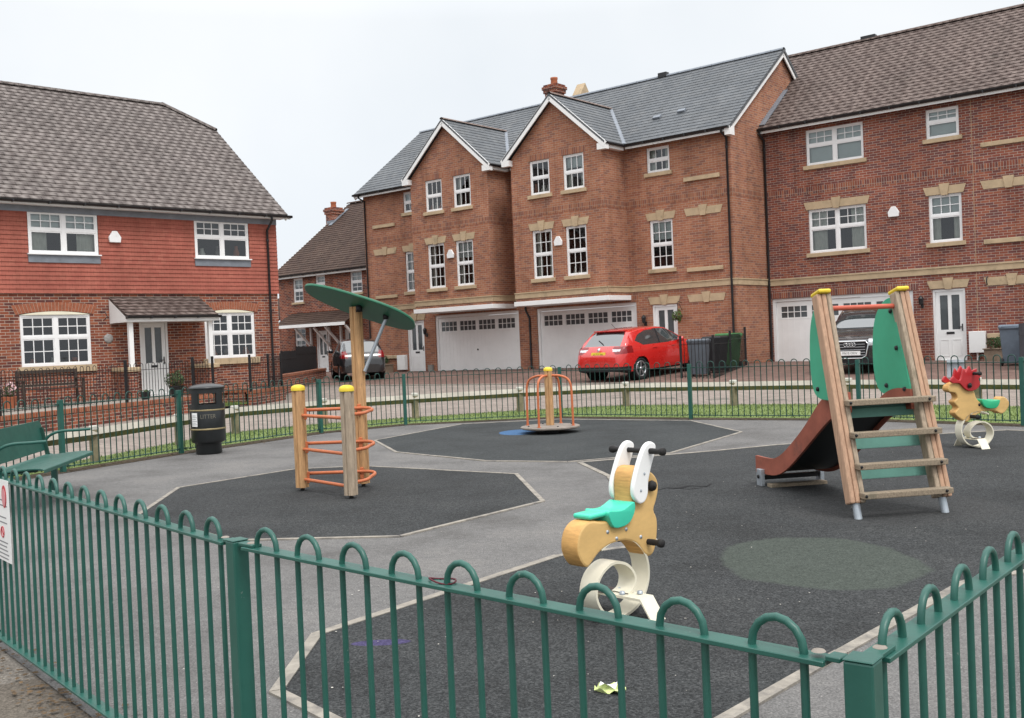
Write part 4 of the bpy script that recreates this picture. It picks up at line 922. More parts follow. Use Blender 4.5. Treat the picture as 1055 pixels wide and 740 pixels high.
# ---- knee rail
kn=thing('knee_rail',(*KNEE[7],0),0,'low timber knee rail with weathered, pale lit top between the grass and the road','fence')
KR=basic('knee_timber',(.22,.19,.125),.9,.3,8,bump=.4,dirt=((.09,.105,.055),2.5,.5)); KT=basic('knee_cap',(.50,.49,.44),.8,.2,9)
kl=[(p[0]-KNEE[7][0],p[1]-KNEE[7][1]) for p in KNEE]
for p,w in zip(kl,KNEE):
    b=MB(); a=ang(w,(0,0)); M=Matrix.Translation((*p,0))@Matrix.Rotation(.7,4,'Z'); b.box(-.055,.055,-.055,.055,T(*w)-.05,T(*w)+.5,M); o=b.build('rail_post',KR,kn,bevel=.008,segs=1)
    b=MB(); b.box(-.056,.056,-.056,.056,T(*w)+.455,T(*w)+.52,M); b.build('post_cap',KT,o,bevel=.01,segs=1)
KTOP=basic('knee_top',(.34,.315,.265),.9,.22,3,bump=.3)  # paler upper faces: weathering plus light from above put into the colour
for i in range(len(kl)-1):
    z=.40; P0,P1=Vector((*kl[i],z+T(*KNEE[i]))),Vector((*kl[i+1],z+T(*KNEE[i+1]))); dd=(P1-P0).normalized(); s=dd.cross(Vector((0,0,1))).normalized(); h=.085
    ring_=lambda P:[P+Vector((0,0,h)),P+s*h,P-Vector((0,0,h)),P-s*h]
    A,B=ring_(P0),ring_(P1); lo=MB(); lo.face([A[1],B[1],B[2],A[2]]); lo.face([A[2],B[2],B[3],A[3]]); lo.face(A); lo.face(B[::-1]); r=lo.build('rail',KR,kn)
    up=MB(); up.face([A[0],B[0],B[1],A[1]]); up.face([A[3],B[3],B[0],A[0]]); up.build('weathered_lit_face',KTOP,r)
# ---- timber posts made of joined round strips
def log_post(mb,p0,p1,r,seg=48,twist=.35):
    """post whose section is four joined rounds"""
    p0=Vector(p0);p1=Vector(p1);d=(p1-p0).normalized(); a=d.cross(Vector((0,1,0))).normalized(); b=d.cross(a)
    rows=[]
    for P in (p0,p0.lerp(p1,.5),p1):
        row=[]
        for k in range(seg):
            t=2*pi*k/seg; rr=r*(.70+.30*abs(cos(2*t))**.45) ; row.append(P+(a*cos(t+twist)+b*sin(t+twist))*rr)
        rows.append(row)
    mb.grid(rows,closed_u=True,smooth=False); mb.face(rows[0][::-1]); mb.face(rows[-1])
def cap(par,p,r,d=(0,0,1),name='post_cap'):
    z=Vector(d).normalized(); x=Vector((1,0,0)); M=frame(p,x-z*x.dot(z),z); b=MB()
    b.lathe([(r*1.08,-.025),(r*1.1,.0),(r*.95,.022),(r*.5,.035),(0,.038)],20,M=M); return b.build(name,YELL,par)
# ---- climbing frame
cf=thing('climbing_frame',(-1.85,10.4,0),0,'wooden posts with orange tube rungs under a tilted green oval canopy','climbing frame')
A=Vector((-2.24,10.66,0));Bp=Vector((-1.62,9.95,0));Cp=Vector((-1.62,10.78,0)); o0=Vector((-1.85,10.4,0))
for P,h,nm in ((A,1.07,TIMB),(Bp,1.07,TIMG),(Cp,1.90,TIMB)):
    q=P-o0; b=MB(); r=.068; log_post(b,(q.x,q.y,.04),(q.x,q.y,h),r); po=b.build('post',nm,cf)
    b=MB(); b.lathe([(.022,-.02),(.022,.05)],10,(q.x,q.y,0)); b.build('post_shoe',BLACKM,po)
    if h<1.5: cap(po,(q.x,q.y,h+.005),r)
for z in (.82,.47,.155):
    a=A-o0;b2=Bp-o0;c=Cp-o0; zz=Vector((0,0,z)); b=MB()
    # one bent tube: from the left post round the tall post's right side and back to the front post
    path=[a+zz+Vector((.05,.06,.02)), c+zz+Vector((-.05,-.09,.02)), c+zz+Vector((.06,-.10,.02)), c+zz+Vector((.13,-.12,.01)), c+zz+Vector((.15,-.20,0)), b2+zz+Vector((.14,.45,0)), b2+zz+Vector((.13,.22,0)), b2+zz+Vector((.06,.09,0)), b2+zz+Vector((.0,.06,0))]
    b.tube(smooth_poly([tuple(p) for p in path],5,False),.0175,8); b.build('rung',ORANGE,cf)
    b=MB(); b.tube([tuple(a+zz+Vector((.04,-.04,-.03))),tuple(b2+zz+Vector((-.05,.03,-.03)))],.0175,8)
    rg=b.build('rung',ORANGE,cf)
    for P in (a+zz+Vector((.06,.0,-.005)),c+zz+Vector((.0,-.075,.01))): b=MB(); b.box(P.x-.018,P.x+.018,P.y-.018,P.y+.018,P.z-.07,P.z+.05); b.build('clamp',ORANGE,rg,bevel=.005)
# canopy: thick oval board, tilted down to the right
M=frame(tuple(Cp-o0+Vector((.05,-.02,1.90))),(.93,-.02,-.335),(.33,.31,.88))
ov=[]
for k in range(48):
    t=2*pi*k/48; x=.60*cos(t); y=.33*sin(t); e=.72; ov.append((.60*math.copysign(abs(cos(t))**.8,cos(t))+.06*sin(t),.33*math.copysign(abs(sin(t))**.78,sin(t))*(1+.12*cos(t))))
b=MB(); b.prism(ov,M,.03,True); b.build('canopy',CANO,cf,bevel=.009)
b=MB(); c=Cp-o0; b.tube([tuple(c+Vector((.07,-.04,1.22))),tuple(M@Vector((.30,0,-.02)))],.019,10); b.build('strut',GALV,cf)
b=MB(); b.lathe([(.0,0),(.03,.0),(.03,.05),(0,.05)],12,M=Matrix.Translation(M@Vector((.30,0,-.05)))); b.build('bracket',BLACKM,cf); b=MB(); b.lathe([(.0,0),(.035,.0),(.03,.07),(0,.07)],12,M=Matrix.Translation(M@Vector((0.02,-.05,-.075)))); b.build('bracket',BLACKM,cf)
# ---- roundabout
rb=thing('roundabout',(.56,16.18,0),.3,'small roundabout with orange hoop rails and a yellow capped timber post','roundabout')
b=MB(); b.lathe([(.0,.125),(.45,.115),(.47,.105),(.47,.085),(.44,.07),(.2,.06),(0,.06)],40,smooth=False); b.build('platform',basic('platform_plate',(.22,.19,.165),.75,.25,8,bump=.3,dirt=((.12,.10,.085),5,.55)),rb)
b=MB(); b.lathe([(.14,.0),(.14,.06)],20); b.build('base_hub',BLACKM,rb)
b=MB(); log_post(b,(0,0,.12),(0,0,1.0),.07); po=b.build('post',TIMB,rb); cap(po,(0,0,1.005),.066)
for k in range(4):
    t=pi/4+k*pi/2; u=Vector((cos(t),sin(t),0)); z=Vector((0,0,1)); b=MB()
    path=[u*.40+z*.115,u*.395+z*.5,u*.385+z*.74,u*.33+z*.85,u*.2+z*.90,u*.06+z*.905]; b.tube(smooth_poly([tuple(p) for p in path],5,False),.019,8); 
    b.lathe([(.03,0),(.03,.012)],10,tuple(u*.40+z*.114)); b.build('hoop_rail',ORANGE,rb)
for k in range(4):
    t=k*pi/2; b=MB(); b.lathe([(.016,0),(.014,.012),(0,.014)],8,(.36*cos(t),.36*sin(t),.117)); b.build('bolt',BLACKM,rb)
# ---- slide
ax=rad(100); sl=thing('slide',(2.935,7.82,0),ax,'low playground slide with timber ladder, green side panels and red brown chute','slide')
# local: x forward along the slide, y to the left; the ladder stands at x=0
lean=.27; W=.362
for s in (1,-1):
    foot=Vector((0,s*W,.0)); top=Vector((.47,s*W+(.045 if s<0 else 0),1.74)); dz=(top-foot).normalized()
    b=MB()
    for k,off in enumerate((-.05,.0,.05)):      # three joined strips
        o=Vector((0,off*.86,0)); b.bar(foot+dz*.12+o,foot+dz*1.79+o,.041,.10,(1,0,0))
    po=b.build('ladder_post',TIMP,sl,bevel=.012); po.data.materials.append(TIMG)
    for p in po.data.polygons:
        pt_=p.center; ax_y=foot.y+(top.y-foot.y)*pt_.z/1.74
        if (pt_.y-ax_y)*s<-.016: p.material_index=1
    cp=MB(); cM=frame(tuple(foot+dz*1.795),(dz.z,0,-dz.x),dz); cp.prism([(-.08,-.055),(.08,-.055),(.08,.055),(-.08,.055)],Matrix.Translation(cM.to_3x3()@Vector((0,0,.012)))@cM,.035); cp.build('post_cap',YELL,po,bevel=.015)
    f=MB(); f.tube([tuple(foot-dz*.03),tuple(foot+dz*.16)],.03,12); f.build('steel_foot',GALV,po)
    # side panel
    pts=smooth_poly([(.25,.90),(.45,.885),(.64,.895),(.75,.95),(.80,1.08),(.81,1.26),(.785,1.45),(.72,1.58),(.62,1.66),(.52,1.69),(.46,1.66),(.39,1.38)],4)
    if s==1: pts=[(x-.06*max(0,x-.4)/.3,z) for x,z in pts]
    pn=MB(); pM=frame((0,s*(W-.072)+(.02 if s<0 else .05),0),(1,0,0),(0,-1,0)); pn.prism(pts,pM,.02,True); p=pn.build('side_panel',GREEN_D,sl,bevel=.004)
    bo=MB()
    for x,z in ((.33,.95),(.43,1.28),(.50,1.58),(.60,.97)):
        for q in (1,-1): bo.lathe([(.02,0),(.018,.012),(0,.016)],10,M=frame((x,s*(W-.072)+(.02 if s<0 else .05)+q*.011,z),(1,0,0),(0,q,0)))
    bo.build('bolt',BLACKM,p)
for i,z in enumerate((.205,.42,.655,.90)):
    x=z*lean; b=MB(); b.box(x-.135,x-.045,-W-.03,W-.015,z-.045,z,None); b.build('step',STEPW,sl,bevel=.006)
    bt=MB()
    for s in (1,-1): bt.lathe([(.012,0),(.01,.008),(0,.01)],8,M=frame((x-.136,s*(W-.03),z-.02),(0,1,0),(-1,0,0)))
    bt.build('bolt',BLACKM,sl)
for z in (.33,.56,.80):
    x=z*lean+.11; b=MB(); h=.115; b.prism([(-W+.03,-h/2),(W-.05,-h/2),(W-.025,-h/2+.03),(W-.02,h/2),(-W+.03,h/2)],frame((x,0,z),(0,1,0),(1,0,-.27)),.018); b.build('riser_board',TEALB,sl)
b=MB(); b.tube([(.455,W,1.62),(.455,-W,1.62)],.021,10); b.build('cross_bar',basic('red_bar',(.48,.10,.06),.45,.12,8),sl)
# chute: side boards and steel bed with dark underside
prof=[(.24,.855),(.42,.835),(.58,.775),(.75,.68),(.95,.555),(1.2,.40),(1.42,.275),(1.60,.205),(1.78,.18),(2.08,.178)]
prof=smooth_poly(prof,4,False)
def offset_curve(pr,d):
    out=[]
    for i,p in enumerate(pr):
        a=Vector(pr[max(0,i-1)]);c=Vector(pr[min(len(pr)-1,i+1)]); t=(c-a).normalized(); out.append((p[0]+(-t.y)*d*-1*-1,p[1]+t.x*d))
    return out
upc=[(x,z+.05*math.exp(-((p[0]-.62)/.25)**2)) for p,(x,z) in zip(prof,offset_curve(prof,.095))]; dnc=offset_curve(prof,-.06)
for s in (1,-1):
    b=MB(); M=frame((0,s*.268,0),(1,0,0),(0,-1,0)); n=len(upc)
    # as strips (the outline is concave)
    for i in range(n-1):
        A=[upc[i],dnc[i],dnc[i+1],upc[i+1]]; F=[M@Vector((x,y,-.013)) for x,y in A]; G=[M@Vector((x,y,.013)) for x,y in A]
        b.face(F[::-1]); b.face(G); b.face([F[0],G[0],G[3],F[3]],True); b.face([F[1],F[2],G[2],G[1]],True)
        if i==0: b.face([F[0],F[1],G[1],G[0]])
        if i==n-2: b.face([F[3],G[3],G[2],F[2]])
    b.build('chute_side',CHUTE,sl,weld=True)
b=MB(); b.grid([[(x,y,z) for y in (-.256,.256)] for x,z in prof]); bed=b.build('chute_bed',STEEL,sl)
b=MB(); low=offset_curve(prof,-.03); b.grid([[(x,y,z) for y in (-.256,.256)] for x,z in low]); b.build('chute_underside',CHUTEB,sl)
for s in (1,-1):
    b=MB(); b.box(1.88,1.98,s*.30-.02,s*.30+.02,-.02,.16); b.build('end_foot',GALV,sl,bevel=.004)
    b=MB(); b.bar((1.05,s*.30,.02),(1.9,s*.30,.02),.05,.05) if False else b.lathe([(.02,0),(.016,.01),(0,.012)],8,M=frame((1.93,s*.322,.09),(1,0,0),(0,s,0))); b.build('bolt',BLACKM,sl)
b=MB(); b.box(1.90,1.96,-.30,.30,.06,.10); b.build('end_bar',BLACKM,sl)
b=MB(); b.box(1.74,1.84,-.28,.28,.0,.035); b.build('sill_timber',STEPW,sl,bevel=.005)
# ---- spring rockers
SPR=[(-.10,.385),(-.02,.415),(.08,.42),(.19,.375),(.27,.28),(.275,.16),(.20,.055),(.05,.012),(-.08,.05),(-.15,.15),(-.115,.25),(-.01,.30),(.10,.275),(.165,.205),(.15,.14),(.10,.118)]
def spring(par,m):
    pr=smooth_poly(SPR,5,False); n=len(pr); up=offset_curve(pr,.007); dn=offset_curve(pr,-.007); w=.055; b=MB()
    b.grid([[(x,-w,z),(x,w,z)] for x,z in up]); b.grid([[(x,w,z),(x,-w,z)] for x,z in dn])
    for s in (1,-1): b.grid([[(p[0],s*w,p[1]),(q[0],s*w,q[1])] for p,q in zip(up,dn)],smooth=False)
    o=b.build('leaf_spring',m,par)
    # bent plate stand across the rocker
    st=MB(); h=.013; P=[(-.245,.0),(-.165,.118),(.165,.118),(.245,.0)]
    for (y0,z0),(y1,z1) in zip(P[:-1],P[1:]):
        a=.085; xs=((-.06,.16) if False else (.03,.19)); 
        xs=(.055,.165); st.face([(xs[0],y0,z0),(xs[1],y0,z0),(xs[1],y1,z1),(xs[0],y1,z1)]); st.face([(xs[0],y0,z0-h),(xs[0],y1,z1-h),(xs[1],y1,z1-h),(xs[1],y0,z0-h)])
        for x in xs: st.face([(x,y0,z0),(x,y1,z1),(x,y1,z1-h),(x,y0,z0-h)])
    st.build('stand',m,par)
    bt=MB()
    for x,y in ((.08,-.03),(.14,.03),(.08,.10),(.14,-.10)): bt.lathe([(.016,0),(.014,.014),(.0,.018)],8,(x,y,.121))
    bt.build('bolt',GALV,par)
    bx=MB(); bx.box(.045,.17,.07,.135,.1185,.121); bx.build('stand_pad',basic('pad_brown',(.07,.05,.045),.7,.2,9),par)
def board(par,name,pts,t,m,y=0,bev=.012):
    b=MB(); b.prism(pts,frame((0,y,0),(1,0,0),(0,-1,0)),t,True); o=b.build(name,m,par,bevel=bev)
    if m is PLY:
        o.data.materials.append(PLYE)
        for p in o.data.polygons:
            if abs(p.normal.y)<.6: p.material_index=1
    return o
def grip(par,x,z,l,r=.016,name='handle_bar'):
    b=MB(); M=frame((x,0,z),(1,0,0),(0,1,0)); b.lathe([(0,-l),(r*1.4,-l),(r*1.55,-l+.012),(r*1.4,-l+.025),(r,-l+.035),(r*1.15,-l*.6),(r,-l*.3),(r,l*.3),(r*1.15,l*.6),(r,l-.035),(r*1.4,l-.025),(r*1.55,l-.012),(r*1.4,l),(0,l)],16,M=M); return b.build(name,RUBB,par)
r1=thing('spring_rocker',(.445,5.29,0),rad(45),'golden animal spring rocker with long white ears and teal seat','spring rocker','spring rockers')
body=[(-.165,.545),(-.22,.535),(-.27,.49),(-.285,.41),(-.25,.34),(-.21,.318),(-.165,.345),(-.12,.375),(-.05,.397),(.02,.405),(.09,.402),(.16,.38),(.205,.35),(.245,.305),(.29,.284),(.33,.30),(.355,.35),(.37,.42),(.368,.48),(.345,.525),(.368,.57),(.39,.625),(.388,.675),(.36,.715),(.31,.745),(.255,.772),(.20,.776),(.165,.75),(.15,.70),(.148,.62),(.14,.575),(.115,.548),(.03,.522),(-.08,.528)]
body=smooth_poly(body,3); board(r1,'body',body,.115,PLY)
ear=smooth_poly([(.165,.60),(.142,.635),(.145,.69),(.185,.78),(.235,.86),(.275,.893),(.315,.897),(.345,.875),(.335,.835),(.30,.765),(.27,.69),(.262,.63),(.235,.59),(.195,.582)],4)
for s in (1,-1): 
    e=board(r1,'ear',ear,.028,WHITEP,s*.073,.008); bt=MB()
    for x,z in ((.20,.65),(.235,.735)): bt.lathe([(.009,0),(0,.004)],8,M=frame((x,s*.0875,z),(1,0,0),(0,s,0)))
    bt.build('bolt',GALV,e)
    b=MB(); b.lathe([(.024,0),(.03,.012),(.024,.03),(.0,.036)],16,M=frame((.315,s*.057,.66),(1,0,0),(0,s,0))); b.build('eye',RUBB,r1)
grip(r1,.29,.85,.18,.014); grip(r1,.28,.365,.155,.015,'foot_peg')
def saddle(par,m,x0,x1,z,w,tail):
    """moulded seat: boat-shaped pad straddling the board, with a tongue behind"""
    L=x1-x0; pr=smooth_poly([(x0+.06*L,z+.03),(x0+.10*L,z+.043),(x0+.3*L,z+.036),(x0+.6*L,z+.036),(x0+.93*L,z+.062),(x1,z+.05),(x1-.02*L,z+.012),(x1-.2*L,z-.038),(x0+.5*L,z-.054),(x0+.22*L,z-.045),(x0+.08*L,z+.005)],3)
    b=MB(); b.prism(pr,frame((0,0,0),(1,0,0),(0,-1,0)),w*2,True); o=b.build('seat',m,par,bevel=.018,segs=3)
    for p in o.data.polygons: p.use_smooth=True
    if tail: t=MB(); t.box(x0-.11,x0+.07,-.06,.06,z+.012,z+.04); t.build('seat_tongue',m,par,bevel=.014,segs=3)
for s in (1,-1):
    bt=MB()
    for x,z in ((-.05,.47),(.10,.46),(.02,.425),(.22,.40)): bt.lathe([(.011,0),(.009,.004),(0,.005)],8,M=frame((x,s*.0575,z),(1,0,0),(0,s,0)))
    bt.build('bolt',GALV,r1)
saddle(r1,TEALS,-.075,.155,.537,.082,True); spring(r1,IVORY)
r2=thing('spring_rocker',(5.42,11.95,0),rad(195),'golden horse spring rocker with red mane and green seat beside the slide','spring rocker','spring rockers')
body=[(.445,.713),(.409,.76),(.29,.783),(.213,.70),(.10,.671),(.07,.59),(.0,.525),(-.208,.514),(-.265,.572),(-.333,.568),(-.385,.508),(-.368,.44),(-.284,.377),(-.177,.417),(-.042,.418),(.093,.376),(.189,.314),(.255,.33),(.345,.392),(.362,.438),(.315,.48),(.373,.551),(.324,.593),(.348,.651),(.426,.671)]
b2=smooth_poly(body,3); board(r2,'body',b2,.11,PLY)
mane=[(.40,.77),(.43,.80),(.39,.85),(.35,.815),(.30,.80),(.275,.86),(.25,.935),(.22,.89),(.17,.96),(.14,.905),(.07,.925),(.075,.87),(.015,.83),(.05,.80),(.03,.74),(.09,.68),(.19,.67),(.26,.715),(.31,.765)]
for s in (1,-1): 
    board(r2,'mane',smooth_poly(mane,2),.03,REDM,s*.071,.006); b=MB(); b.lathe([(.024,0),(.03,.012),(.0,.03)],12,M=frame((.185,s*.087,.735),(1,0,0),(0,s,0))); b.build('eye',RUBB,r2)
    b=MB()
    for x,z in ((.03,.50),(-.23,.51)): b.lathe([(.018,0),(0,.014)],10,M=frame((x,s*.056,z),(1,0,0),(0,s,0)))
    b.build('bolt',BLACKM,r2)
grip(r2,.12,.87,.2); grip(r2,.15,.37,.18,.02,'foot_peg'); saddle(r2,GREENS,-.24,.02,.505,.095,False); spring(r2,IVORY)
# ---- litter bin
lb=thing('litter_bin',(-4.54,15.15,0),rad(-72),'black cylindrical litter bin with domed hood and gold bands beside the far railing','litter bin')
BIN=basic('bin_black',(.014,.016,.017),.32,.25,5,spec=.5); GOLD=basic('gold_band',(.30,.24,.13),.45,.2,8,metal=.3)
b=MB(); b.lathe([(.17,0),(.19,.02),(.18,.15),(.19,.16),(.235,.18),(.245,.2),(.252,.66),(.245,.68),(.0,.68)],36); b.build('drum',BIN,lb)
h=MB(); seg=48
def ringseg(t0,t1,z0,z1,r=.255,ri=.235):
    k=max(2,int((t1-t0)/.12)); rows=[]
    for z in (z0,z1): rows.append([(r*cos(t0+(t1-t0)*i/k),r*sin(t0+(t1-t0)*i/k),z) for i in range(k+1)])
    h.grid(rows); rows=[[(ri*cos(t0+(t1-t0)*i/k),ri*sin(t0+(t1-t0)*i/k),z) for i in range(k+1)] for z in (z0,z1)]; h.grid([r_[::-1] for r_ in rows])
    for t in (t0,t1): h.face([(r*cos(t),r*sin(t),z0),(ri*cos(t),ri*sin(t),z0),(ri*cos(t),ri*sin(t),z1),(r*cos(t),r*sin(t),z1)])
    for z in (z0,z1): h.grid([[(q*cos(t0+(t1-t0)*i/k),q*sin(t0+(t1-t0)*i/k),z) for i in range(k+1)] for q in (r,ri)],smooth=False)
for k in range(4): t=k*pi/2+pi/4-.16; ringseg(t-.08,t+.40,.74,.92)
ringseg(0,2*pi-.0001,.665,.74); ringseg(0,2*pi-.0001,.90,.965)
h.lathe([(.262,.962),(.272,.97),(.268,.985),(.24,1.005),(.15,1.03),(.05,1.04),(0,1.042)],40); h.build('hood',BIN,lb)
for z in (.655,.375):
    b=MB(); b.lathe([(.2535,z-.012),(.257,z-.008),(.257,z+.008),(.2535,z+.012)],40,caps=False); b.build('gold_band',GOLD,lb)
tx=text_mb('LITTER',.075,.001); b=MB()
b.v=[((.2545+z)*cos(x/.254),(.2545+z)*sin(x/.254),.56+y*1.15) for x,y,z in tx.v]; b.f=tx.f; b.sm=tx.sm; b.build('lettering',basic('bin_letter',(.16,.15,.12),.5,.1,9),lb)
b=MB(); b.grid([[(.2562*cos(t),.2562*sin(t),z) for t in [-1.05+.42*i/6 for i in range(7)]] for z in (.42,.62)]); stk=b.build('sticker',WHITEP,lb)
b=MB()
for k in range(6): b.grid([[(.2568*cos(t),.2568*sin(t),z) for t in [-1.02+(.3 if k%2 else .36)*i/6 for i in range(7)]] for z in (.445+k*.026,.452+k*.026)])
b.build('text_line',basic('sign_grey',(.2,.2,.21),.5,.05,9),stk)
# ---- bench
bn=thing('park_bench',(-5.13,10.85,0),rad(98),'green metal bench with curved arms beside the left end of the railing','bench')
# local: x along the bench, -y forward (to the right in the photo)
def bsurf(name,prof,x0,x1,t=.012):
    b=MB(); n=8; up=smooth_poly(prof,4,False); rows=[[(x,y,z) for x in (x0,x1)] for y,z in up]; b.grid(rows); lo=[[(x,y+.0,z-t) for x in (x0,x1)] for y,z in up]; b.grid([r[::-1] for r in lo])
    for k in (0,-1): b.grid([[r[k] for r in rows],[r[k] for r in lo]],smooth=False)
    b.face([rows[0][0],rows[0][1],lo[0][1],lo[0][0]]); b.face([rows[-1][0],lo[-1][0],lo[-1][1],rows[-1][1]])
    return b.build(name,GREEN,bn)
bx0,bx1=-.95,.85
bsurf('seat',[(-.02,.39),(-.05,.425),(-.15,.43),(-.30,.415),(-.42,.405)][::1] and [(-.40,.385),(-.385,.415),(-.28,.425),(-.12,.415),(.02,.405),(.07,.42)],bx0,bx1)
b=MB(); M=frame((0,.10,.46),(1,0,0),(0,-1,.18)); 
outl=[(bx0+.02,0.0),(bx1-.05,0.0),(bx1,.05),(bx1-.02,.30),(bx1-.08,.345),(bx0+.02,.345)]
b.prism(outl,M,.014); b.build('backrest',GREEN,bn,bevel=.004)
for x in (bx0+.12,bx1-.08):
    b=MB(); b.box(x-.03,x+.03,-.02,.04,0,.40); b.build('leg',GREEN,bn,bevel=.004)
    b=MB(); b.tube(smooth_poly([(x,.13,.50),(x,.10,.56),(x,.03,.63),(x,-.08,.665),(x,-.25,.67),(x,-.40,.675)],4,False),.016,8); b.build('arm',GREEN,bn)
    b=MB(); b.bar((x,-.3,.395),(x,.10,.385),.05,.03); b.bar((x,.07,.40),(x,.13,.72),.04,.04,(1,0,0)); b.build('bracket',basic('bench_dark',(.015,.06,.045),.5,.2,8),bn)
# ---- crumpled wrapper
wr=MB(); W_=[]
for i in range(6):
    W_.append([(.03*j-.05+random.uniform(-.006,.006),.016*i-.04+random.uniform(-.006,.006),.018+.014*sin(i*1.9+j*2.3)) for j in range(5)])
wr.grid(W_,smooth=False); o=wr.build('wrapper',None or basic('wrapper_green',(.58,.66,.28),.35,.4,14)); o.location=(.34,4.2,0); o.rotation_euler=(0,0,-.4); tag(o,'crumpled green and white wrapper lying on the dark rubber near the front','litter')
wr=MB(); wr.grid([[(.022*j-.03,.02*i-.03,.034+.012*sin(i*1.7+j*1.3)) for j in range(4)] for i in range(3)],smooth=False); wr.build('wrapper_liner',WHITEP,o)
# ------------------------------------------------------------------ walls, railings, pots, bins
def brick_wall(name,line,z0,z1,label,cat='wall'):
    t=thing(name,(*line[0],0),0,label,cat); b=MB(); c=MB(); o=line[0]
    for p,q in zip(line[:-1],line[1:]):
        P=Vector((p[0]-o[0],p[1]-o[1],0));Q=Vector((q[0]-o[0],q[1]-o[1],0)); b.bar(P+Vector((0,0,(z0+z1-.09)/2)),Q+Vector((0,0,(z0+z1-.09)/2)),.22,z1-.09-z0)
        u=(Q-P).normalized(); c.bar(P-u*.02+Vector((0,0,z1-.045)),Q+u*.02+Vector((0,0,z1-.045)),.26,.09)
    b.build('brickwork',BR_A,t); c.build('coping',COP,t); return t
brick_wall('garden_wall',WALL1,-.1,.42,'low red brick wall with orange coping below the left house, under the black railing')
brick_wall('garden_wall',[(-7.33,28.6),(-7.1,29.8),(-7.0,31.0)],-.1,.42,'short brick wall with orange coping at the right corner of the left house')
brick_wall('garden_wall',[(-8.15,27.3),(-8.9,28.0),(-8.1,28.85),(-7.5,28.75)],-.1,.46,'set back brick coping wall behind the small lawn right of the bin')
brick_wall('lane_wall',[(-7.55,33.0),(-7.6,37),(-7.75,42.0)],.0,.72,'low brick wall with orange coping in front of the black timber fence')
def railing(line,z0,z1,label,name='railing',spike=False,pitch=.105,posts=True):
    t=thing(name,(*line[0],0),0,label,'railing'); o=line[0]; b=MB(); r=MB()
    for p,q in zip(line[:-1],line[1:]):
        P=Vector((p[0]-o[0],p[1]-o[1]));Q=Vector((q[0]-o[0],q[1]-o[1])); L=(Q-P).length; u=(Q-P)/L; zs=(T(*p) if spike else 0)
        for z in (z0+.08,z1-.16): r.bar((*P,z+zs),(*Q,z+zs),.035,.012)
        if spike:
            n=int(L/pitch)
            for k in range(n+1): x=P+u*(L*k/n); b.tube([(*x,z0+.02+zs),(*x,z1-.05+zs),(*x,z1+zs)],.009,6)
        else:
            n=int(L/(2*pitch))
            for k in range(n): hoop_mesh(b,tuple(P+u*(L-n*2*pitch)/2+u*k*2*pitch),u,.0072,6,z0+.06,z1-.055,.052)
    b.build('bars',BLACKM,t); r.build('rail',BLACKM,t)
    if posts:
        for p in line:
            zs=(T(*p) if spike else 0); x=(p[0]-o[0],p[1]-o[1]); k=MB(); k.box(x[0]-.03,x[0]+.03,x[1]-.03,x[1]+.03,z0-.03+zs,z1+.09+zs); k.build('rail_post',BLACKM,t)
    return t
def sub(line,step=2.0):
    out=[line[0]]
    for p,q in zip(line[:-1],line[1:]):
        n=max(1,round(math.dist(p,q)/step)); out+=[(p[0]+(q[0]-p[0])*i/n,p[1]+(q[1]-p[1])*i/n) for i in range(1,n+1)]
    return out
railing(WALL1,.42,1.33,'black hoop topped railing standing on the long garden wall of the left house')
railing(WALL2,.42,1.33,'black hoop topped railing on the short garden wall at the house corner')
fc=lambda x,y: wb(x,y)
railing([(4.72,28.62),(5.5,27.95),(6.35,29.75),(7.2,31.55)],-.02,1.1,'black spiked railing between the wheelie bins and the drive at the townhouse corner','spiked_railing',True,.11)
# timber fences
def board_fence(line,h,m,label,horizontal=False,gap=.012,z0=None):
    t=thing('timber_fence',(*line[0],0),0,label,'fence'); o=line[0]; b=MB(); r=MB()
    for p,q in zip(line[:-1],line[1:]):
        P=Vector((p[0]-o[0],p[1]-o[1]));Q=Vector((q[0]-o[0],q[1]-o[1])); L=(Q-P).length; u=(Q-P)/L; n=int(L/.11); zb=T(*p)
        for k in range(n): x=P+u*(L*(k+.5)/n); hh=h+random.uniform(-.015,.015); b.bar((*x,zb+.03),(*x,zb+hh),.018,L/n-gap,(u.x,u.y,0))
        for z in (.3,h-.25): r.bar((*P,zb+z),(*Q,zb+z),.03,.08)
    b.build('fence_board',m,t); r.build('fence_rail',m,t); return t
BLKW=basic('black_stained_wood',(.018,.018,.02),.8,.35,5,bump=.3,stretch=(4,4,.6))
board_fence([(-8.05,34.5),(-8.1,38.5),(-8.2,43)],1.42,BLKW,'black stained timber fence beside the left house, left of the black hatchback')
board_fence([(12.35,24.9),(14.2,27.4)],1.15,basic('dark_grey_wood',(.04,.042,.05),.8,.3,5),'dark grey slatted screen beside the wheelie bin at the right edge')
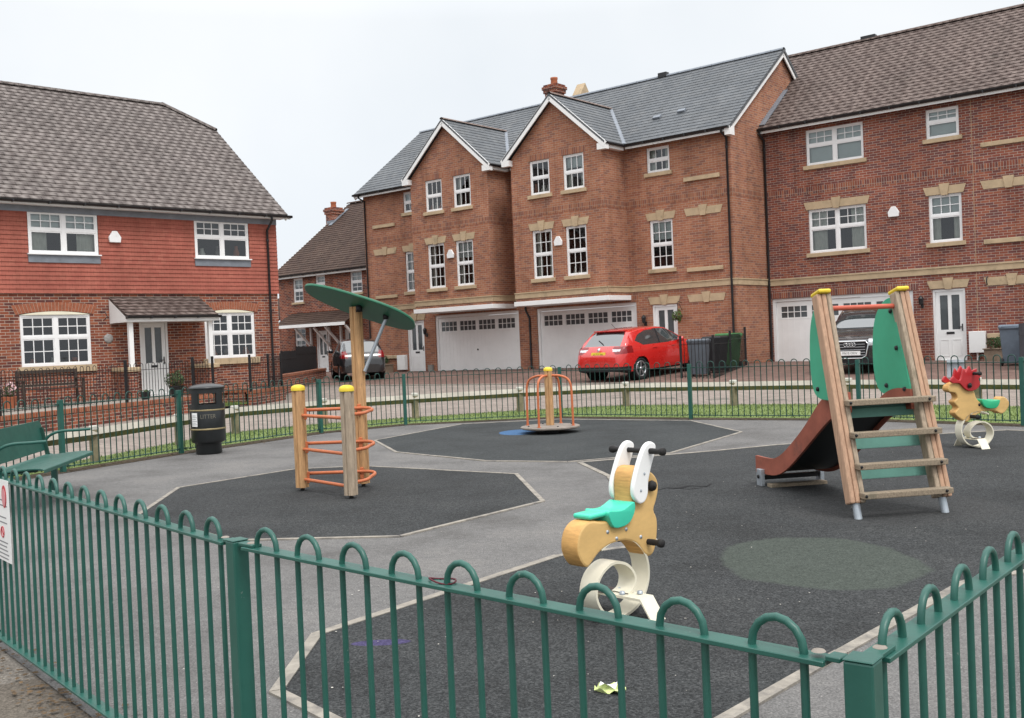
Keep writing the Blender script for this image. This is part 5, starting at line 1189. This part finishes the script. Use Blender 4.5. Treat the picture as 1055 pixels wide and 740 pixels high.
def wheelie_bin(x,y,rz,col,label,mname):
    t=thing('wheelie_bin',(x,y,T(x,y)),rz,label,'wheelie bin','wheelie bins by the houses'); m=basic(mname,col,.5,.12,6,spec=.35)
    b=MB(); rows=[]
    for z,w,d in ((.06,.20,.22),(.12,.205,.225),(.5,.235,.27),(.93,.265,.31),(.95,.285,.33),(.99,.285,.33)): rows.append([(-w,-d,z),(w,-d,z),(w,d,z),(-w,d,z)])
    b.grid(rows,closed_u=True,smooth=False); b.face(rows[0][::-1]); b.build('body',m,t,bevel=.02)
    l=MB(); rows=[[(x_*s,y_*s,z) for x_,y_ in ((-.295,-.345),(.295,-.345),(.295,.345),(-.295,.345))] for z,s in ((.992,1),(1.03,1),(1.06,.86))]; l.grid(rows,closed_u=True,smooth=False); l.face(rows[-1]); l.build('lid',m,t,bevel=.015)
    h=MB(); h.tube([(-.24,.36,1.0),(-.24,.42,.98),(.24,.42,.98),(.24,.36,1.0)],.018,8); h.build('handle',m,t)
    for s in (1,-1):
        w=MB(); w.lathe([(.0,-.025),(.09,-.025),(.1,-.015),(.1,.015),(.09,.025),(.0,.025)],20,M=frame((s*.22,.27,.1),(0,1,0),(1,0,0))); w.build('wheel',RUBB,t)
    return t
wheelie_bin(5.28,28.9,rad(-20),(.10,.115,.135),'slate grey wheelie bin closest to the red car nose','bin_grey')
p=(5.93,29.75); wheelie_bin(p[0],p[1],rad(-35),(.022,.023,.025),'black wheelie bin between the grey one and the green one','bin_charcoal')
p=(6.58,31.0); wheelie_bin(p[0],p[1],rad(-40),(.05,.17,.06),'green wheelie bin by the townhouse corner pipe','bin_green')
wheelie_bin(12.95,26.5,rad(150),(.13,.16,.20),'blue grey wheelie bin against the dark slatted screen at the right','bin_bluegrey')
# plants: leaf clumps of many small faces round a stem
LEAFG=basic('bush_leaf',(.045,.075,.028),.7,.5,14); LEAFY=basic('basket_leaf',(.08,.13,.03),.7,.5,14)
def bush(par,c,rx,rz_,n,m,name='foliage',s=.03):
    b=MB()
    for _ in range(n):
        v=Vector((random.gauss(0,1),random.gauss(0,1),random.gauss(0,1))).normalized(); k=random.uniform(.45,1)**.5*(1+.22*sin(v.x*5+v.y*3)); p=Vector((c[0]+v.x*rx*k,c[1]+v.y*rx*k,c[2]+v.z*rz_*k))
        a=Vector((random.uniform(-1,1),random.uniform(-1,1),random.uniform(-1,1))).normalized(); d=a.cross(v).normalized()*s*random.uniform(.6,1.2); e=a*s*.45
        b.face([p-d,p+e,p+d,p-e])
    return b.build(name,m,par)
def alocal(x,y): c,s=cos(RA),sin(RA); return OA[0]+x*c-y*s,OA[1]+x*s+y*c
p=alocal(-.35,-1.9); t=thing('potted_bush',(*p,GZ),0,'round bush in a dark pot on the paving before the white front door','plant')
b=MB(); b.lathe([(.13,0),(.2,.28),(.215,.3),(.19,.3),(.17,.26),(0,.26)],20); b.build('pot',BLACKP,t); bush(t,(0,0,.46),.26,.24,900,LEAFG)
b=MB(); b.tube([(0,0,.25),(.01,0,.4)],.02,6); b.build('stem',WDARK,t)
p=alocal(-1.25,-2.0); t=thing('plant_pot',(*p,GZ),0,'small dark pot left of the round bush','plant pot'); b=MB(); b.lathe([(.09,0),(.13,.19),(.14,.2),(.12,.2),(.1,.17),(0,.17)],16); b.build('pot',BLACKP,t); bush(t,(0,0,.2),.1,.05,80,LEAFG)
p=alocal(-4.4,-1.5); t=thing('flower_pot',(*p,GZ),0,'pale pink and white flowers in a pot left of the dark garden bench','plant pot'); b=MB(); b.lathe([(.12,0),(.17,.26),(.18,.28),(.15,.28),(0,.24)],16); b.build('pot',TERRA,t); bush(t,(0,0,.42),.2,.17,350,LEAFG); bush(t,(0,0,.47),.21,.16,160,basic('flower_pink',(.6,.4,.42),.7,.4,30),'flowers',.035)
# dark slatted garden bench in front of the left house
p=alocal(-3.3,-1.0); t=thing('garden_bench',(*p,GZ),RA,'dark slatted wooden bench under the large ground floor window of the left house','bench')
w=.72; b=MB()
for k in range(4): b.box(-w,w,-.42+k*.11,-.33+k*.11,.40,.425)
b.build('seat',WDARK,t); b=MB(); b.box(-w,w,.06,.10,.80,.88); b.box(-w,w,.03,.07,.47,.53)
for k in range(17): x=-w+.05+k*(2*w-.1)/16; b.bar((x,.05,.52),(x,.08,.81),.035,.02,(1,0,0))
b.build('backrest',WDARK,t)
for s in (1,-1):
    b=MB(); b.box(s*w-.03,s*w+.03,-.42,-.36,0,.62); b.build('leg',WDARK,t); b=MB(); b.bar((s*w,.03,0),(s*w,.10,.88),.06,.05,(1,0,0)); b.build('leg',WDARK,t)
    b=MB(); b.box(s*w-.035,s*w+.035,-.46,.06,.62,.65); b.build('armrest',WDARK,t)
# troughs below the blind windows
def trough(o,rot,x0,x1,y,label):
    c,s=cos(rot),sin(rot); cx=(x0+x1)/2; px,py=o[0]+cx*c-y*s,o[1]+cx*s+y*c; z=.40 if o is OB else .33
    t=thing('planter',(px,py,z),rot,label,'planter'); w=(x1-x0)/2; b=MB(); b.box(-w,w,-.2,.2,.0,.34); b.box(-w-.03,w+.03,-.23,.23,.34,.38); b.build('trough',basic('trough_stone',(.2,.15,.11),.85,.25,6,bump=.3),t,bevel=.012)
    bush(t,(0,0,.52),w*.8,.2,700,LEAFG,s=.035)
trough(OB,RB,-16.3,-15.3,-.45,'brown stone trough with dark plants against the left end of the townhouses')
trough(OC,RC,6.75,7.45,-.5,'stone trough with a dark bush right of the white meter box')
# hanging basket by the door
bx_,by_=wb(-1.95,-.3); t=thing('hanging_basket',(bx_,by_,2.05),RB,'hanging basket with trailing green leaves beside the townhouse door behind the red car','hanging basket')
b=MB(); b.tube([(0,.29,.45),(0,.05,.5),(0,0,.42)],.01,6); b.tube([(0,.29,.2),(0,.08,.46)],.008,6); b.tube([(0,0,.42),(0.0,0,.1)],.006,5); b.build('bracket',BLACKM,t); bush(t,(0,0,.02),.17,.2,420,LEAFY,s=.035); b=MB(); b.lathe([(0,-.12),(.11,-.05),(.15,.04),(.14,.04),(0,.03)],14); b.build('basket',WDARK,t)
# ------------------------------------------------------------------ cars
def lerp_tab(tab,x):
    if x<=tab[0][0]: return tab[0][1]
    for (a,u),(b,v) in zip(tab[:-1],tab[1:]):
        if x<=b: return u+(v-u)*(x-a)/(b-a)
    return tab[-1][1]
def smooth_tab(tab,n=6): return smooth_poly(tab,n,False)
CGLASS=None
def carglass():
    k=NT('car_glass'); k.b.inputs['Base Color'].default_value=(.03,.038,.04,1); k.b.inputs['Roughness'].default_value=.04; k.b.inputs['Specular IOR Level'].default_value=.5; k.b.inputs['IOR'].default_value=2.5; return k.m
CGLASS=carglass()
TYRE=basic('tyre',(.015,.015,.016),.8,.2,8); ALLOY=basic('alloy',(.50,.51,.53),.35,.08,6,metal=.85); WELL=basic('wheel_well',(.006,.006,.006),.9,.2,6); TRIM=basic('black_trim',(.015,.015,.017),.5,.2,6)
TAIL=basic('tail_lens',(.20,.006,.008),.15,.15,9,spec=.7); HEAD=basic('head_lens',(.55,.58,.6),.08,.2,18,metal=.3,spec=.8); CHROME=basic('chrome',(.7,.71,.72),.12,.03,6,metal=1)
def car(label,loc,rz,paint,L,W,tops,belt,half,sill_z,wheels,R,rules,rim_m,group='cars parked in front of the houses',roof_w=.78,spokes=5,pillar=1.8):
    """lofted body; tops: roofline (x from the tail,z); belt: shoulder line; half: half width along x; rules(x,y,z,region,n) names the part a face belongs to"""
    t=thing('parked_car',loc,rz,label,'car',group); tops=smooth_tab(tops,8); belt=smooth_tab(belt,6); half=smooth_tab(half,6)
    N=280; xs=[L*(.5-.5*cos(pi*i/N)) *.35+ L*i/N*.65 for i in range(N+1)]; rows=[]; 
    def section(x):
        zt=lerp_tab(tops,x); zb=min(lerp_tab(belt,x),zt-.015); w=lerp_tab(half,x); zs=lerp_tab(sill_z,x) if isinstance(sill_z,list) else sill_z
        zb=max(zb,zs+.05); zt=max(zt,zb+.012); cab=max(0,min(1,(zt-zb)/.38)); pts=[]
        lo=[(.86,0),(.955,.06),(.985,.2),(1.0,.45),(.995,.7),(.975,.88),(.945,1)]
        for i in range(33):
            q=i/32*6; k=min(5,int(q)); f=q-k; a=lo[k][0]+(lo[k+1][0]-lo[k][0])*f; b=lo[k][1]+(lo[k+1][1]-lo[k][1])*f
            pts.append((w*a,zs+(zb-zs)*b,0))
        wr=w*(.945-(.945-roof_w)*cab); ze=zt-(.075*cab+.012*(1-cab))
        if cab<.35: wr=w*(.945-.10*(1-cab/.35)-(.945-roof_w)*cab)
        for i in range(1,25):
            f=i/24; y=w*.945+(wr-w*.945)*(f**1.15); z=zb+(ze-zb)*f; pts.append((y,z,1))
        for i in range(1,21):
            a=i/20*pi/2; pts.append((wr*cos(a)**.75 if i<20 else 0, ze+(zt-ze)*sin(a)**.9,2))
        return pts
    parts={}
    secs=[section(x) for x in xs]; M_=len(secs[0])
    def V(i,j,s): p=secs[i][j]; return Vector((xs[i],s*p[0],p[1]))
    for s in (1,-1):
        for i in range(N):
            for j in range(M_-1):
                q=[V(i,j,s),V(i+1,j,s),V(i+1,j+1,s),V(i,j+1,s)]; c=(q[0]+q[1]+q[2]+q[3])/4
                reg=secs[i][j+1][2]
                if any((c.x-wx)**2+(c.z-R)**2<(R+.045)**2 and abs(c.y)>W*.32 and c.z<R*2.15 for wx in wheels): continue
                nrm=(q[2]-q[0]).cross(q[3]-q[1]); nrm=nrm.normalized()*s if nrm.length>1e-9 else Vector((0,0,1))
                k=rules(c.x,c.y,c.z,reg,nrm)
                if k is None: continue
                if k=='side_window': k='side_window:%d%d'%(s,c.x>pillar)
                if k=='trim': k='trim:%d%d'%(s,c.z>.8)
                if k=='grille': k='grille:%d'%(c.z>.46)
                parts.setdefault(k,MB()); mb=parts[k]
                mb.face(q if s==-1 else q[::-1],True)
    for i,e in ((0,-1),(N,1)):
        for j in range(M_-1):
            cols=9
            for c in range(cols):
                ya,yb=-1+2*c/cols,-1+2*(c+1)/cols; p,q=secs[i][j],secs[i][j+1]; x=xs[i]
                F=[(x,p[0]*ya,p[1]),(x,p[0]*yb,p[1]),(x,q[0]*yb,q[1]),(x,q[0]*ya,q[1])]
                k=rules(x,p[0]*(ya+yb)/2,(p[1]+q[1])/2,0,Vector((e,0,0))) or 'body'
                if k=='trim': k='trim:end%d'%e
                if k=='grille': k='grille:%d'%(p[1]>.46)
                parts.setdefault(k,MB()).face(F if e>0 else F[::-1])
    # floor
    parts['body'].box(.25,L-.25,-W*.40,W*.40,sill_z[0][1]+.0 if isinstance(sill_z,list) else sill_z,.4)
    mats={'body':paint,'bumper':TRIM,'trim':TRIM,'grille':TRIM,'side_window':CGLASS,'rear_window':CGLASS,'windscreen':CGLASS,'tail_light':TAIL,'headlight':HEAD,'reversing_light':HEAD}
    objs={}
    for k,mb in parts.items():
        nm,side=(k.split(':')+[''])[:2]; o=mb.build(nm,mats[nm],t,weld=True); objs[k]=o
        for p in o.data.polygons: p.use_smooth=True
        if nm in('side_window','rear_window','windscreen'):
            pass
    for wx in wheels:
        for s in (1,-1):
            y0=s*(W/2-.03); b=MB(); Mx=frame((wx,s*(W/2-.05),R),(1,0,0),(0,s,0))
            b.lathe([(R*.62,-.09),(R*.72,-.0),(R*.9,.03),(R*.99,.01),(R,-.05),(R,-.14),(R*.97,-.19),(R*.6,-.2),(0,-.2)],36,M=Mx,caps=False); w=b.build('wheel',TYRE,t)
            r=MB(); r.lathe([(R*.70,.0),(R*.67,.012),(R*.63,-.0),(R*.6,-.05),(R*.15,-.06),(0,-.06)],36,M=Mx,caps=False); rim=r.build('rim_dish',basic('rim_dark',(.03,.03,.032),.5,.2,6),w)
            r=MB(); r.lathe([(R*.725,-.002),(R*.715,.014),(R*.64,.012),(R*.62,-.01)],36,M=Mx,caps=False); r.lathe([(R*.17,-.03),(R*.15,.012),(0,.014)],20,M=Mx)
            for k in range(spokes):
                a=2*pi*k/spokes+.3
                for d in (-.13,.13):
                    r.bar(tuple(Mx@Vector((R*.12*cos(a),R*.12*sin(a),-.004))),tuple(Mx@Vector((R*.66*cos(a+d),R*.66*sin(a+d),.002))),.032,.02,tuple(Mx.to_3x3()@Vector((0,0,1))))
            r.build('rim',rim_m,w)
            a=MB(); a.lathe([(R+.05,.0),(R+.05,-.26),(0,-.26)],32,M=frame((wx,s*(W/2-.02),R),(1,0,0),(0,s,0)),caps=False); 
            a.build('wheel_arch',WELL,t)
    return t
def plate(par,loc,nx,text,m,w=.52,h=.11,lean=0):
    b=MB(); M=frame(loc,(0,-nx,0),(nx,0,lean)); b.box(-w/2,w/2,-h/2,h/2,0,.006,M); o=b.build('number_plate',m,par)
    tx=text_mb(text,.083,.0005); c=MB(); c.v=[tuple(M@Vector((x*1.05,y,.0068+z))) for x,y,z in tx.v]; c.f=tx.f; c.sm=tx.sm; c.build('lettering',BLACKM,o)
    return o
YPL=basic('plate_yellow',(.62,.46,.04),.45,.05,9)
def mirror(par,x,y,z,m):
    b=MB(); b.lathe([(0,-.10),(.06,-.09),(.085,-.0),(.06,.09),(0,.1)],14,M=Matrix.Translation((x,y,z))@Matrix.Rotation(pi/2,4,'X')@Matrix.Diagonal((.8,1,1,1))); return b.build('door_mirror',m,par)
def handles(par,xs,y,z,m):
    for x in xs:
        for s in (1,-1): b=MB(); b.bar((x-.09,s*y,z),(x+.09,s*y,z),.03,.025); b.build('door_handle',m,par,bevel=.006)
# --- red hatchback, tail towards the camera
RED=basic('car_red',(.52,.016,.013),.28,.05,3,spec=.5,coat=1)
def poly_in(x,z,P): return inside((x,z),P)
def red_rules(x,y,z,reg,n):
    side=abs(n.y)>.55
    if reg>=1 and x<1.0 and z>1.0:                         # tailgate glass
        t=(x-.22)/.50
        if .25<x<.70 and abs(y)<.67-.12*(z-1.0)/.4 and z<1.38 and not(side and abs(y)>.6): return 'rear_window'
    if reg==1 and side:
        if poly_in(x,z,[(.74,1.12),(.95,1.28),(1.3,1.38),(1.9,1.405),(2.35,1.36),(2.72,1.19),(2.98,1.02),(2.6,.98),(1.7,.965),(1.05,.98)]):
            if abs(x-1.82)<.035: return 'trim'
            return 'side_window'
    if reg>=1 and 2.50<x<3.10 and z>.97 and abs(y)<.70-.25*max(0,(z-1.0)): return 'windscreen'
    if x<.55 and abs(y)>.47 and .79+.10*max(0,(.62-abs(y))/.15)<z<1.0: return ('reversing_light:' if .865<z<.925 and abs(y)<.74 else 'tail_light:')+('l' if y>0 else 'r')
    if x<.42 and z<.44: return 'bumper'
    if z<.27 and reg==0: return 'trim'
    if x>4.0 and abs(y)>.45 and .62<z<.80: return 'headlight:'+('l' if y>0 else 'r')
    if x>4.15 and z<.6: return 'grille'
    return 'body'
tops=[(0,.60),(.02,.72),(.10,.86),(.20,.97),(.30,1.06),(.48,1.24),(.62,1.37),(.74,1.425),(1.1,1.465),(1.7,1.48),(2.2,1.455),(2.5,1.37),(2.9,1.15),(3.15,1.02),(3.6,.94),(4.0,.84),(4.22,.73),(4.33,.58),(4.36,.5)]
belt=[(0,.58),(.2,.93),(.45,.985),(1.0,.975),(2.5,.965),(3.0,.945),(3.4,.88),(4.0,.77),(4.3,.6),(4.36,.48)]
half=[(0,.70),(.04,.78),(.15,.85),(.4,.895),(.9,.905),(2.5,.91),(3.4,.90),(3.9,.86),(4.2,.76),(4.33,.62),(4.36,.55)]
cx,cy=3.40,29.0; hd=rad(45); fr_=Vector((cos(hd),sin(hd)));lf=Vector((-sin(hd),cos(hd)))
rear_axle=Vector((3.60,29.2))+lf*.76; orig=rear_axle-fr_*.88
zc=T(orig.x+fr_.x*2,orig.y+fr_.y*2)
def ground_car(o,orig,hd,L):
    a=T(orig.x,orig.y);b=T(orig.x+cos(hd)*L,orig.y+sin(hd)*L); o.rotation_euler=(0,-math.atan2(b-a,L),hd); o.location=(orig.x,orig.y,a+.006)
rc=car('shiny red five door hatchback parked nose to the wall, seen from behind',(0,0,0),hd,RED,4.36,1.82,tops,belt,half,[(0,.30),(.5,.21),(3.8,.21),(4.36,.26)],[.88,3.53],.315,red_rules,ALLOY)
ground_car(rc,orig,hd,4.36)
plate(rc,(.062,0,.80),-1,'MK10 LYP',YPL,lean=.35); handles(rc,(1.55,2.45),.895,.87,RED)
for s in (1,-1): mirror(rc,2.72,s*.97,1.02,RED)
b=MB(); b.box(.57,.80,-.54,.54,1.405,1.44); b.build('spoiler',RED,rc,bevel=.012)
b=MB(); b.bar((.28,-.02,1.075),(.40,.22,1.17),.02,.02); b.build('wiper',TRIM,rc); b=MB(); b.tube([(.95,0,1.46),(.75,0,1.62)],.006,5); b.build('aerial',TRIM,rc)
b=MB(); b.lathe([(.05,0),(.045,.008),(0,.01)],16,M=frame((.088,0,.93),(0,1,0),(-1,0,.6))); b.build('badge',CHROME,rc)
b=MB(); b.bar((.14,-.60,.62),(.14,.60,.62),.02,.012) ; b.build('bumper_crease',TRIM,rc) if False else None
# --- black hatchback at the back, tail towards the camera
BLK=basic('car_black',(.012,.012,.014),.22,.1,3,spec=.5,coat=1)
def blk_rules(x,y,z,reg,n):
    side=abs(n.y)>.55
    if reg>=1 and .18<x<.62 and .98<z<1.42 and abs(y)<.60 and not side: return 'rear_window'
    if reg==1 and side and poly_in(x,z,[(.70,1.02),(.85,1.34),(1.4,1.43),(2.0,1.42),(2.5,1.22),(2.75,1.02),(1.6,.98)]): return 'trim' if abs(x-1.6)<.035 else 'side_window'
    if reg>=1 and 2.15<x<2.85 and z>1.0 and abs(y)<.66-.2*max(0,(z-1.0)): return 'windscreen'
    if x<.42 and abs(y)>.56 and .84<z<1.10: return 'tail_light:'+('l' if y>0 else 'r')
    if z<.27 and reg==0: return 'trim'
    if x>3.5 and abs(y)>.45 and .66<z<.86: return 'headlight:'+('l' if y>0 else 'r')
    return 'body'
tops=[(0,.60),(.03,.80),(.10,.96),(.18,1.05),(.40,1.30),(.55,1.44),(.8,1.50),(1.4,1.53),(1.9,1.50),(2.3,1.34),(2.75,1.07),(3.1,.97),(3.5,.86),(3.72,.70),(3.8,.5)]
belt=[(0,.58),(.15,.95),(.5,1.0),(2.6,.97),(3.0,.90),(3.5,.78),(3.8,.48)]
half=[(0,.68),(.05,.76),(.2,.82),(.6,.845),(2.4,.85),(3.2,.82),(3.6,.70),(3.8,.5)]
hd=rad(106); orig=Vector((-5.45,37.6)); lf=Vector((-sin(hd),cos(hd)))
bc_=car('black small hatchback with red tail lamps parked in front of the low back house',(0,0,0),hd,BLK,3.8,1.70,tops,belt,half,[(0,.30),(.5,.2),(3.8,.24)],[.72,3.15],.30,blk_rules,ALLOY)
ground_car(bc_,orig,hd,3.8); plate(bc_,(.035,.0,.78),-1,'YF08 KLV',YPL,.5,.11,.25)
for s in (1,-1): mirror(bc_,2.5,s*.92,1.05,BLK)
b=MB(); b.bar((.14,-.30,.92),(.14,.30,.92),.02,.03); b.build('tailgate_trim',TRIM,bc_)
# --- dark estate SUV, nose towards the camera
SUVP=basic('car_charcoal',(.016,.016,.019),.22,.1,3,spec=.5,coat=1)
def suv_rules(x,y,z,reg,n):
    side=abs(n.y)>.55
    if reg>=1 and 2.75<x<3.42 and z>1.10 and abs(y)<.73-.22*max(0,(z-1.1)): return 'windscreen'
    if reg==1 and side and poly_in(x,z,[(.6,1.12),(.8,1.42),(1.4,1.54),(2.3,1.55),(2.8,1.36),(3.15,1.12),(2.0,1.08)]): return 'trim' if abs(x-1.9)<.04 else 'side_window'
    if reg>=1 and .15<x<.6 and z>1.1 and abs(y)<.62 and not side: return 'rear_window'
    if x>4.12 and abs(y)>.46 and .74<z<.92: return 'headlight:'+('l' if y>0 else 'r')
    if x>4.5 and abs(y)<.44 and .42<z<.86: return 'grille'
    if x>4.35 and z<.44: return 'grille'
    if x<.35 and abs(y)>.5 and .8<z<1.05: return 'tail_light:'+('l' if y>0 else 'r')
    if z<.33 and reg==0: return 'trim'
    return 'body'
tops=[(0,.62),(.04,.85),(.12,1.05),(.35,1.35),(.55,1.52),(1.0,1.62),(1.8,1.645),(2.4,1.60),(2.85,1.42),(3.35,1.14),(3.7,1.06),(4.2,.99),(4.48,.93),(4.58,.90),(4.63,.87),(4.65,.84)]
belt=[(0,.6),(.2,1.02),(.6,1.08),(2.6,1.07),(3.2,1.04),(3.9,.97),(4.45,.88),(4.6,.84),(4.65,.80)]
half=[(0,.74),(.05,.84),(.2,.90),(.7,.935),(3.0,.94),(3.9,.92),(4.3,.87),(4.5,.80),(4.62,.70),(4.65,.60)]
hd=rad(239); nose=Vector((8.72,26.4)); orig=nose-Vector((cos(hd),sin(hd)))*4.65
sv=car('dark grey SUV with a chrome edged grille facing the camera behind the slide',(0,0,0),hd,SUVP,4.65,1.88,tops,belt,half,[(0,.36),(.5,.26),(4.2,.26),(4.65,.30)],[.85,3.68],.35,suv_rules,ALLOY)
ground_car(sv,orig,hd,4.65)
b=MB(); P=[(-.40,.86),(.40,.86),(.46,.78),(.40,.48),(.30,.42),(-.30,.42),(-.40,.48),(-.46,.78)]
xg=lambda y:4.662
b.tube([(xg(y),y,z) for y,z in P],.018,6,closed=True); gr=b.build('grille_surround',CHROME,sv)
b=MB()
for k in range(5): z=.50+k*.07; b.tube([(xg(y)-.004,y,z) for y in (-.38,-.2,0,.2,.38)],.008,5)
b.build('grille_bar',ALLOY,gr)
b=MB()
for k in range(4):
    yc=-.105+.07*k; b.tube([(4.672,yc+.045*cos(a*pi/8),.775+.045*sin(a*pi/8)) for a in range(16)],.008,6,closed=True)
b.build('ring_badge',CHROME,sv)
b=MB(); b.box(4.655,4.678,-.26,.26,.50,.61); pl=b.build('number_plate',WHITEP,sv)
tx=text_mb('FN15 ODV',.08,.0005); c=MB(); c.v=[(4.679+z,x*1.0,.555+y) for x,y,z in tx.v]; c.f=tx.f; c.sm=tx.sm; c.build('lettering',BLACKM,pl)
for s in (1,-1): mirror(sv,3.05,s*1.0,1.12,SUVP)
b=MB(); 
for s in (1,-1): b.tube([(.7,s*.66,1.60),(1.2,s*.67,1.66),(2.2,s*.67,1.655),(2.6,s*.66,1.55)],.016,6)
b.build('roof_rail',CHROME,sv)
# ------------------------------------------------------------------ camera, sky, light
cam=bpy.data.cameras.new('camera'); co=bpy.data.objects.new('camera',cam); COL.objects.link(co); SC.camera=co
cam.sensor_fit='HORIZONTAL'; cam.sensor_width=36; cam.lens=36.0; cam.clip_start=.05; cam.clip_end=5000
pt,ro=rad(-.95),rad(-2.438); cp,sp=cos(pt),sin(pt); fw=Vector((0,cp,sp)); up=Vector((0,-sp,cp)); rr=Vector((1,0,0))
Rv=rr*cos(ro)+up*sin(ro); Uv=-rr*sin(ro)+up*cos(ro)
co.matrix_world=Matrix(((Rv.x,Uv.x,-fw.x,0),(Rv.y,Uv.y,-fw.y,0),(Rv.z,Uv.z,-fw.z,1.46),(0,0,0,1)))
w=bpy.data.worlds.new('World'); SC.world=w; w.use_nodes=True; nt=w.node_tree; nt.nodes.clear()
out=nt.nodes.new('ShaderNodeOutputWorld'); bg=nt.nodes.new('ShaderNodeBackground'); sky=nt.nodes.new('ShaderNodeTexSky'); sky.sky_type='NISHITA'; sky.sun_disc=False
EL,AZ=56,-62                                       # soft sun above the cloud, from the right behind the camera
sky.sun_elevation=rad(EL); sky.sun_rotation=rad(90-AZ); sky.air_density=1.0; sky.dust_density=3
tc=nt.nodes.new('ShaderNodeTexCoord'); sx=nt.nodes.new('ShaderNodeSeparateXYZ'); nt.links.new(tc.outputs['Generated'],sx.inputs[0])
# cloud deck: brighter overhead, thin and faintly blue low on the left
cr=nt.nodes.new('ShaderNodeValToRGB'); e=cr.color_ramp.elements; e[0].position=.0; e[0].color=(6.9,7.2,7.55,1); e[1].position=.30; e[1].color=(7.45,7.6,7.7,1); x=e.new(.55); x.color=(14,14,14,1); x=e.new(1.0); x.color=(20,20,20,1)
nt.links.new(sx.outputs[2],cr.inputs[0])
no=nt.nodes.new('ShaderNodeTexNoise'); no.inputs['Scale'].default_value=2.6; no.inputs['Detail'].default_value=5; nt.links.new(tc.outputs['Generated'],no.inputs['Vector'])
nr=nt.nodes.new('ShaderNodeValToRGB'); nr.color_ramp.elements[0].position=.3; nr.color_ramp.elements[0].color=(.90,.925,.95,1); nr.color_ramp.elements[1].position=.7; nr.color_ramp.elements[1].color=(1.04,1.04,1.04,1); nt.links.new(no.outputs['Fac'],nr.inputs[0])
mu=nt.nodes.new('ShaderNodeMix'); mu.data_type='RGBA'; mu.blend_type='MULTIPLY'; mu.inputs[0].default_value=1; nt.links.new(cr.outputs[0],mu.inputs[6]); nt.links.new(nr.outputs[0],mu.inputs[7])
mx=nt.nodes.new('ShaderNodeMix'); mx.data_type='RGBA'; mx.inputs[0].default_value=.93; nt.links.new(sky.outputs[0],mx.inputs[6]); nt.links.new(mu.outputs[2],mx.inputs[7])
nt.links.new(mx.outputs[2],bg.inputs[0]); bg.inputs[1].default_value=.10; nt.links.new(bg.outputs[0],out.inputs[0])
sun=bpy.data.lights.new('sun','SUN'); so_=bpy.data.objects.new('sun',sun); COL.objects.link(so_); sun.energy=1.3; sun.angle=rad(18); sun.color=(1,.97,.93)
d=Vector((cos(rad(AZ))*cos(rad(EL)),sin(rad(AZ))*cos(rad(EL)),sin(rad(EL)))); so_.rotation_euler=d.to_track_quat('Z','Y').to_euler()
SC.view_settings.view_transform='Standard'; SC.view_settings.look='None'; SC.view_settings.gamma=1; SC.view_settings.exposure=.42; SC.view_settings.use_curve_mapping=False
SC.cycles.max_bounces=6; SC.cycles.diffuse_bounces=3; SC.cycles.glossy_bounces=3; SC.cycles.transparent_max_bounces=8; SC.cycles.use_denoising=True
